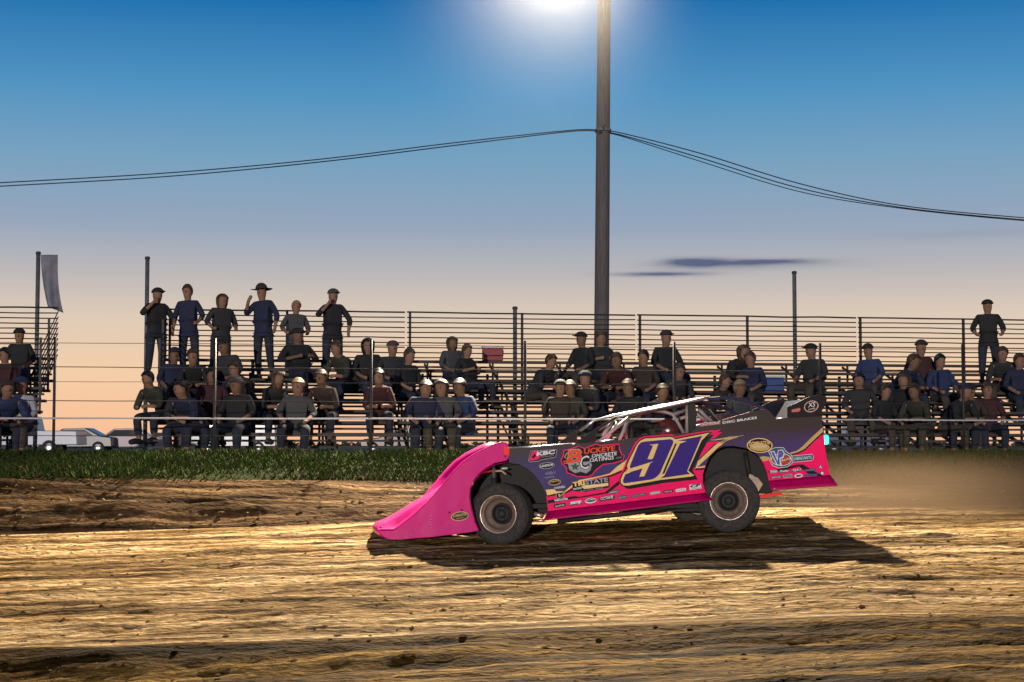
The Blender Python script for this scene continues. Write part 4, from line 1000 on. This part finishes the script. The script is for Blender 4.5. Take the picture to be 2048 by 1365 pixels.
D = Decal(); D.poly([(1350, 1025), (1550, 1000), (1560, 1085), (1360, 1118)], 'wht', 3, 3).text('CP', (1365, 1080), (1545, 1052), 55, 'blk', 4, 3, .05, 12).text('CARRILLO', (1370, 1108), (1550, 1082), 20, 'blk', 4, 3, .01); D.done('sponsor_decal')
# rear quarter badges
D = Decal(); D.ell(625, 877, 204, 118, 'gold', 3, k=4, ang=2).ell(625, 877, 186, 103, 'blk', 4, k=4, ang=2).ell(625, 905, 160, 60, 'tan', 5, k=4, ang=2).text('DOMINATOR', (460, 880), (790, 862), 62, 'gold', 6, 4, .03).text('RACE PRODUCTS', (520, 915), (740, 905), 30, 'wht', 6, 4, .01).done('sponsor_decal', 'round gold and black badge')
D = Decal(); vp = [(765, 975), (800, 940), (870, 910), (1000, 912), (1040, 975), (1110, 1015), (1150, 1080), (1140, 1150), (1060, 1215), (930, 1228), (830, 1195), (785, 1120), (800, 1050)]
D.poly(vp, 'slate', 3, 4).stroke(vp+[vp[0]], 9, 'wht', 4, 4).ell(965, 1100, 165, 100, 'wht', 4, k=4, ang=0).ell(965, 1100, 152, 90, 'rust', 5, k=4, ang=0)
D.poly([(790, 975), (855, 960), (900, 1080), (910, 950), (985, 940), (1020, 1000), (1000, 1070), (950, 1090), (975, 1195), (890, 1185)], 'wht', 6, 4)
D.poly([(805, 985), (845, 975), (905, 1130), (920, 960), (975, 952), (1005, 1000), (985, 1055), (935, 1075), (945, 1185), (905, 1175)], 'blue', 7, 4).ell(957, 1010, 18, 25, 'rust', 8, k=4)
D.text('Racing', (975, 1145), (1115, 1095), 50, 'wht', 7, 4, .01, 12).poly([(1130, 1045), (1450, 1015), (1470, 1040), (1465, 1100), (1440, 1115), (1150, 1140)], 'slate', 3, 4).stroke([(1130, 1045), (1450, 1015), (1470, 1040), (1465, 1100), (1440, 1115), (1150, 1140)], 7, 'wht', 4, 4)
D.text('LUBRICANTS', (1145, 1112), (1445, 1086), 48, 'teal', 5, 4, .02).done('sponsor_decal', 'blue and red round badge with a long tab')
small(5, (1025, 300), (1120, 292), 38, 'grey', 'BILSTEIN', 'wht', .4); small(5, (1145, 298), (1275, 288), 38, 'slate', 'Kevko', 'wht', .7); small(5, (1305, 292), (1425, 280), 40, 'slate', 'QA1', 'wht', .8, shear=8); small(5, (1465, 280), (1620, 268), 32, 'slate', 'QUARTERMASTER', 'grey', .4)
small(5, (1040, 375), (1175, 362), 36, 'slate', 'DIRTCAR', 'wht', .45); small(5, (1195, 365), (1312, 352), 42, 'grey', 'FOX', 'slate', .6); small(5, (1465, 348), (1635, 332), 32, 'slate', 'BEYEA', 'blue', .5)
D = Decal(); D.ell(1390, 333, 52, 26, 'wht', 3, k=5).ell(1390, 333, 36, 14, 'slate', 4, k=5).done('sponsor_decal'); D = Decal(); D.poly([(1645, 235), (1668, 180), (1710, 240)], 'slate', 3, 5).poly([(1668, 195), (1678, 215), (1698, 235), (1672, 228), (1652, 235), (1662, 215)], 'wht', 4, 5).done('sponsor_decal')
D = Decal(); D.ell(1692, 300, 26, 24, 'slate', 3, k=5).ell(1692, 300, 18, 17, 'wht', 4, k=5).done('sponsor_decal')
D = Decal(); D.text('wilwood', (1255, 358), (1462, 338), 40, 'wht', 2, 6, .09, 8).text('wilwood', (1258, 357), (1460, 338), 35, 'rust', 3, 6, .02, 8).text('DISC BRAKES', (1490, 333), (1825, 283), 24, 'wht', 3, 6, .03).done('sponsor_decal', 'red script and white lettering')
D = Decal(base=-HW-.016); D.ell(1022, 983, 100, 52, 'tan', 1, k=1, ang=-7).ell(1022, 983, 90, 43, 'blk', 2, k=1, ang=-7).text('DOMINATOR', (945, 1000), (1100, 975), 34, 'tan', 3, 1, .03, 4).text('RACE PRODUCTS', (985, 1018), (1075, 1005), 13, 'tan', 3, 1).done('sponsor_decal', 'oval gold and black badge', ns)

# ---- roof, pillars, sails
def plate(pts, y, name, m_, th=.012, sg=-1, bev=0):
    m = MB(); pl = [B(a, b_, y) for a, b_ in pts]; pl = pl if sg < 0 else [flip(p) for p in pl]
    m.prism(pl, (0, th, 0) if sg < 0 else (0, -th, 0)); return m.build(name, m_, car, bevel=bev)
ROY = -.72
for sg in (-1, 1):
    plate([(1146, 890), (1168, 874), (1191, 858), (1214, 843.5), (1230, 835), (1240, 831.5), (1228, 840), (1200, 858), (1192, 868), (1191, 887)], -.90, 'front_pillar', BLK, .012, sg)
    plate([(1407, 797), (1417, 793.8), (1440, 792), (1460, 792.5), (1489, 799), (1521, 810.5), (1541, 823), (1530, 822), (1515, 816), (1487, 806.5), (1460, 799.5), (1440, 798.5), (1417, 801)], -.86, 'rear_sail', NAVY, .012, sg, .002)
    plate([(1376, 806), (1390, 802), (1393, 830), (1392, 866), (1378, 866)], -.80, 'door_pillar', FLR, .03, sg)
    m = MB(); pts = [(1198, 860), (1228, 837), (1271, 826), (1316, 817.5), (1376, 804.6), (1418, 795.5)]
    m.tube([B(x, y, -.88) if sg < 0 else flip(B(x, y, -.88)) for x, y in pts], .017, 10); m.build('roof_rail', ALU, car)
m = MB(); rows = []
for (x, y) in ((1262, 829), (1290, 822.5), (1330, 814.5), (1376, 805), (1417, 796), (1440, 794)):
    p = B(x, y, -.88); rows.append([Vector((p.x, v*.88, p.z+.012*(1-v*v)+.004)) for v in (-1, -.5, 0, .5, 1)])
m.grid(rows); m.build('roof', paint('roof_paint_with_glint', (.75, .75, .8), .25), car, solid=.01)  # roof is pale so that its paint carries the glint at the front
# cage
TB = lambda x, y, d: B(x, y, d)
cage = [[(1234, 846, -.6), (1212, 882, -.7)], [(1257, 840, -.6), (1238, 882, -.7)], [(1251, 846, -.3), (1253, 884, -.3)], [(1228, 838, -.55), (1205, 872, -.7)],
        [(1300, 821, -.62), (1325, 823, -.62), (1345, 829, -.62), (1357, 848, -.62), (1368, 868, -.62)], [(1345, 830, -.62), (1363, 824, -.3), (1386, 814, -.1)],
        [(1374, 806, -.62), (1374, 868, -.62)], [(1360, 838, -.62), (1376, 832, -.62)], [(1392, 828, -.62), (1416, 846, -.5)], [(1398, 820, -.3), (1428, 850, -.2)],
        [(1374, 806, .62), (1374, 868, .62)], [(1300, 821, .62), (1345, 829, .62), (1368, 868, .62)], [(1374, 808, -.62), (1374, 808, .62)], [(1262, 832, -.62), (1262, 832, .62)], [(1234, 846, .6), (1212, 882, .7)],
        [(1262, 831, -.62), (1374, 808, -.62)], [(1262, 831, .62), (1374, 808, .62)], [(1200, 882, -.7), (1262, 832, -.62)], [(1396, 815, .0), (1418, 822, .0), (1434, 842, .0)]]
for c_ in cage:
    m = MB(); m.tube([TB(*q) for q in c_], .021, 10); m.build('cage_tube', TUBE, car)
m = MB(); m.tube([TB(1396, 813, -.4), TB(1410, 815, -.4), TB(1422, 829, -.4), TB(1436, 846, -.4)], .018); m.build('air_hose', FLR, car)
# windscreen mesh bars
m = MB()
for k in range(7): 
    y = -.5+k*.17; m.tube([TB(1196, 882, y), TB(1240, 846, y)], .006, 6)
m.build('windscreen_bars', ALU, car)
# seat
m = MB(); p = B(1340, 868, 0); m.box((p.x+.1, -.15, p.z-.2), (.08, .5, .9), 0, Matrix.Rotation(.15, 3, 'Y')); m.box((p.x-.12, -.15, zf0+.14), (.5, .5, .12)); m.build('seat', FLR, car, bevel=.03)
m = MB(); p = B(1262, 872, -.2); m.lathe([(.15, -.012), (.165, 0), (.15, .012), (.138, 0)], 24, closed=True); m.build('steering_wheel', FLR, car, p, (0, 0, PI/2-.0))
# ---- spoiler
sp_pts = [(1574.6, 837), (1574.6, 814), (1592, 806.7), (1618, 794), (1638, 789.8), (1650, 791), (1654, 797.5), (1651.5, 810), (1643.5, 822), (1643, 834)]
for sg in (-1, 1): 
    o = plate(sp_pts, -HW-.002 if sg < 0 else -.93, 'spoiler_side', BLK, .01, sg)
    if sg < 0: sps = o
m = MB(); a, b_ = B(1612, 836), B(1646, 795)
m.prism([Vector((a.x, -.92, a.z)), Vector((b_.x, -.92, b_.z)), Vector((b_.x+.012, -.92, b_.z)), Vector((a.x+.012, -.92, a.z))], (0, 1.84, 0)); m.build('spoiler_blade', BLK, car)
m = MB(); m.prism([B(x, y, -HW-.005) for x, y in ((1583, 820), (1600, 816), (1601, 821), (1597, 824), (1584, 825))], (0, .002, 0)); m.build('spoiler_badge', mat('salmon_vinyl', (.55, .14, .10), .4), car)
D = Decal(base=-HW-.008); D.ell(1437, 262, 115, 88, 'wht', 0, k=4, ang=-20).ell(1437, 262, 108, 81, 'rust', 1, k=4, ang=-20).ell(1437, 262, 96, 70, 'blk', 2, k=4, ang=-20).text('XS', (1385, 280), (1495, 262), 75, 'wht', 3, 4, .01, 22).text('POWER', (1395, 325), (1500, 300), 22, 'wht', 3, 4, .01).done('sponsor_decal', 'round badge with a white monogram', sps)
# glowing cyan disc added to imitate the glare at the tail
m = MB(); p = B(1653, 880, -HW+.05); m.lathe([(.0001, -.02), (.045, -.018), (.058, 0), (.058, .03)], 20); m.build('tail_glare_disc', mat('cyan_glare_glow', (.2, .9, .85), .2, emit=(.03, 1, .82), es=2.2), car, (p.x+.005, p.y, p.z), (0, 0, PI*.45))
# ---- wheels
def wheel(px, py, steer, width, R, near_=True, x=None, y=None, z=None, dish=.16):
    c = B(px, py, -HW+.06+width/2) if near_ else Vector((x, y, z))
    e = empty('wheel', c, steer, car)
    w2 = width/2; m = MB()
    pr = [(.212, -w2+.015), (.235, -w2-.004), (.27, -w2-.012), (.315, -w2-.006), (R-.02, -w2+.012), (R-.004, -w2+.03)]
    for k in range(5):
        a = -w2+.035+k*(width-.07)/5; st = (width-.07)/5
        pr += [(R, a), (R, a+st-.008), (R-.010, a+st-.007), (R-.010, a+st-.001)]
    pr += [(R-.004, w2-.03), (R-.02, w2-.012), (.315, w2+.006), (.27, w2+.012), (.235, w2+.004), (.212, w2-.015)]
    m.lathe(pr, 72); m.build('tyre', M_rub, e)
    d = dish; m = MB()
    m.lathe([(.222, -w2-.002), (.226, -w2-.010), (.219, -w2-.014), (.210, -w2-.006), (.203, -w2+.015), (.186, -w2+.03), (.180, -w2+.05), (.183, -w2+.055), (.172, -w2+.09), (.150, -w2+d-.03), (.135, -w2+d-.02), (.128, -w2+d-.005), (.112, -w2+d)], 64)
    rb = m.build('rim', BRNZ, e)
    m = MB(); m.lathe([(.128, -w2+d-.012), (.118, -w2+d-.05), (.110, -w2+d-.055), (.104, -w2+d-.03), (.09, -w2+d+.01), (.045, -w2+d+.015), (.04, -w2+d-.05), (.02, -w2+d-.055), (.0001, -w2+d-.055)], 40)
    for k in range(5):
        t = 2*PI*k/5; m.box((.068*math.cos(t), -w2+d-.0, .068*math.sin(t)), (.022, .03, .022))
    m.build('hub', FLR, e)
    m = MB(); m.lathe([(.205, w2-.01), (.18, w2-.04), (.12, w2-.06), (.0001, w2-.06)], 32); m.build('brake_drum', FLR, e)
    return e
M_rub = mat('dusty_tyre_rubber', (.035, .030, .027), .85, noise_s=26, noise_a=.5, bump=.5)
wheel(1003.5, 1028, -math.radians(22), .27, .362)
wheel(1457, 1002, -math.radians(11), .33, .368)
fx = B(1003, 1028, -.8); rx = B(1457, 1002, -.75)
wheel(0, 0, -math.radians(22), .30, .372, False, fx.x-.02, .78, .372-.02)
rrx = B(1396, 990, .75)
wheel(0, 0, -math.radians(4), .38, .378, False, rrx.x, .76, rrx.z-.02)
# suspension and small parts
def tb(pts, r, m_, name):
    m = MB(); m.tube([B(*q) for q in pts], r, 10); return m.build(name, m_, car)
tb([(953, 948, -.75), (985, 942, -.72), (1001, 941, -.6)], .014, RED, 'brake_hose')
tb([(987, 930, -.72), (988, 962, -.72)], .022, M_steel, 'shock_absorber'); tb([(988, 955, -.72), (989, 1000, -.66)], .034, FLR, 'spring')
tb([(990, 943, -.8), (1003, 942, -.82), (1012, 949, -.82)], .012, mat('tan_duct', (.5, .38, .22), .6), 'brake_duct')
tb([(1003, 937.5, -.7), (1015, 937, -.7)], .012, WHT, 'brake_fitting')
tb([(1062, 1026, -.7), (1086, 1033, -.78)], .030, BRNZ, 'exhaust_pipe'); tb([(1062, 1041.5, -.7), (1088, 1041, -.8)], .018, BRNZ, 'side_bar')
tb([(1000, 1020, -.7), (1040, 1000, -.45)], .02, FLR, 'control_arm'); tb([(1000, 1000, -.7), (1040, 985, -.42)], .016, FLR, 'control_arm')
tb([(1457, 1002, -.7), (1440, 990, .7)], .05, FLR, 'rear_axle'); tb([(1457, 1002, -.6), (1380, 985, -.55)], .022, FLR, 'trailing_arm')
tb([(1490, 905, -.6), (1500, 960, -.6)], .03, FLR, 'rear_shock')
m = MB(); m.prism([B(x, y, -.78) for x, y in px2([(760, 310), (800, 320), (830, 345), (870, 360), (935, 440), (900, 500), (870, 555), (850, 580), (810, 520), (800, 460), (815, 430), (790, 400), (760, 400), (755, 350)], 5)], (0, .03, 0)); m.build('axle_bracket', BEIGE, car, bevel=.004)
m = MB(); m.prism([B(x, y, -.70) for x, y in ((1505, 992), (1563, 984), (1566, 990), (1506, 999.5))], (0, .05, 0)); m.build('rear_frame_bar', RED, car, bevel=.004)
m = MB(); m.prism([B(x, y, .3) for x, y in ((1290, 1027), (1335, 1021), (1336, 1024), (1292, 1031))], (0, .04, 0)); m.build('frame_bar', RED, car)
tb([(1115, 1043, -.6), (1260, 1027, -.6), (1410, 1006, -.6)], .03, FLR, 'frame_rail')
# ---- driver
ev = B(1318, 862, -.18)
P = {}
dr = empty('person', ROOT + Rm @ Vector((ev.x+.0, -.15, zf0+.12)), TH-PI/2); tag(dr, 'driver in a dark red helmet and suit seated inside the race car', 'person')
for nm, key, m_ in (('body', 'body', SK[0]), ('racing_suit', 'shirt', CM['maroon']), ('suit_trousers', 'trousers', CM['maroon']), ('boot', 'shoe-1', CM['black']), ('boot', 'shoe1', CM['black'])):
    o = bpy.data.objects.new(nm, TPL['drive'][key]); COL.objects.link(o); o.parent = dr; o.material_slots[0].link = 'OBJECT'; o.material_slots[0].material = m_
hp = Vector(pose('drive')['head'])
m = MB(); rows = []
for i in range(13):
    th = PI*.86*i/12; rows.append([hp+Vector((math.sin(th)*math.cos(2*PI*j/20)*.135, math.sin(th)*math.sin(2*PI*j/20)*.155, math.cos(th)*.15+.0)) for j in range(21)])
m.grid(rows); hl = m.build('helmet', mat('dark_red_helmet', (.10, .03, .03), .25, noise_s=8, noise_a=.7, coat=.8), dr)
m = MB(); rows = [[hp+Vector((.141*math.cos(a)*(.98 if k % 2 else 1), .160*math.sin(a), z)) for a in [(-PI/2-.95)+1.9*j/10 for j in range(11)]] for k, z in enumerate((-.02, .02, .055))]
m.grid(rows); m.build('visor', M_win, hl, solid=.004)

# ---------------------------------------------------------------- dust behind the car
def volume_mat(name, dens, col, scale, thr, gx=None, aniso=.3):
    m = bpy.data.materials.new(name); m.use_nodes = True; t = m.node_tree; t.nodes.clear(); N = t.nodes.new; L = t.links.new
    o = N('ShaderNodeOutputMaterial'); v = N('ShaderNodeVolumePrincipled'); v.inputs['Color'].default_value = (*col, 1); v.inputs['Anisotropy'].default_value = aniso
    tc = N('ShaderNodeTexCoord'); mp = N('ShaderNodeMapping'); mp.inputs['Scale'].default_value = scale; L(tc.outputs['Object'], mp.inputs[0])
    n = N('ShaderNodeTexNoise'); n.inputs['Scale'].default_value = 1; n.inputs['Detail'].default_value = 4; L(mp.outputs[0], n.inputs['Vector'])
    r = N('ShaderNodeMapRange'); r.inputs[1].default_value = thr; r.inputs[2].default_value = .75; r.inputs[4].default_value = dens; L(n.outputs[0], r.inputs[0])
    # fade towards the box limits (generated 0..1)
    s = N('ShaderNodeSeparateXYZ'); L(tc.outputs['Generated'], s.inputs[0])
    def ramp(sock, a, b, c=None, d=None):
        q = N('ShaderNodeMapRange'); q.interpolation_type = 'SMOOTHSTEP'; q.inputs[1].default_value = a; q.inputs[2].default_value = b; L(sock, q.inputs[0]); return q.outputs[0]
    def mul(a, b):
        q = N('ShaderNodeMath'); q.operation = 'MULTIPLY'; L(a, q.inputs[0]); L(b, q.inputs[1]); return q.outputs[0]
    f = mul(ramp(s.outputs[0], .0, .22), ramp(s.outputs[2], 1.0, .35)); f = mul(f, mul(ramp(s.outputs[1], 0, .25), ramp(s.outputs[1], 1, .75)))
    L(mul(r.outputs[0], f), v.inputs['Density']); L(v.outputs[0], o.inputs['Volume']); return m
m = MB(); m.box((0, 0, 0), (9.5, 3.6, 1.5)); 
o = m.build('dust_cloud', volume_mat('brown_dust', 1.9, (.15, .105, .07), (.35, 1, 1.6), .2), None, (8.0, 22.6, CZ-.72)); tag(o, 'brown dust hanging low behind the race car tail', 'dust', kind='stuff')

# added volume round the floodlights, standing in for their lens glare
hm = bpy.data.materials.new('lamp_glare_haze'); hm.use_nodes = True; t = hm.node_tree; t.nodes.clear(); N = t.nodes.new; L = t.links.new
o_ = N('ShaderNodeOutputMaterial'); v_ = N('ShaderNodeVolumePrincipled'); v_.inputs['Anisotropy'].default_value = .35; v_.inputs['Color'].default_value = (.95, .95, .95, 1)
tc = N('ShaderNodeTexCoord'); ln_ = N('ShaderNodeVectorMath'); ln_.operation = 'LENGTH'; L(tc.outputs['Object'], ln_.inputs[0])
r = N('ShaderNodeMapRange'); r.interpolation_type = 'SMOOTHSTEP'; r.inputs[1].default_value = 7.8; r.inputs[2].default_value = .5; r.inputs[3].default_value = 0; r.inputs[4].default_value = .0033
L(ln_.outputs['Value'], r.inputs[0]); L(r.outputs[0], v_.inputs['Density']); L(v_.outputs[0], o_.inputs['Volume'])
m = MB(); m.lathe([(7.9*math.sin(PI*k/16), -7.9*math.cos(PI*k/16)) for k in range(17)], 32)
o = m.build('lamp_glare_volume', hm, None, Vector(lo.location)+Vector((-.3, 0, -.2))); tag(o, 'added thin volume glowing like glare round the floodlights on the pole', 'dust', kind='stuff')
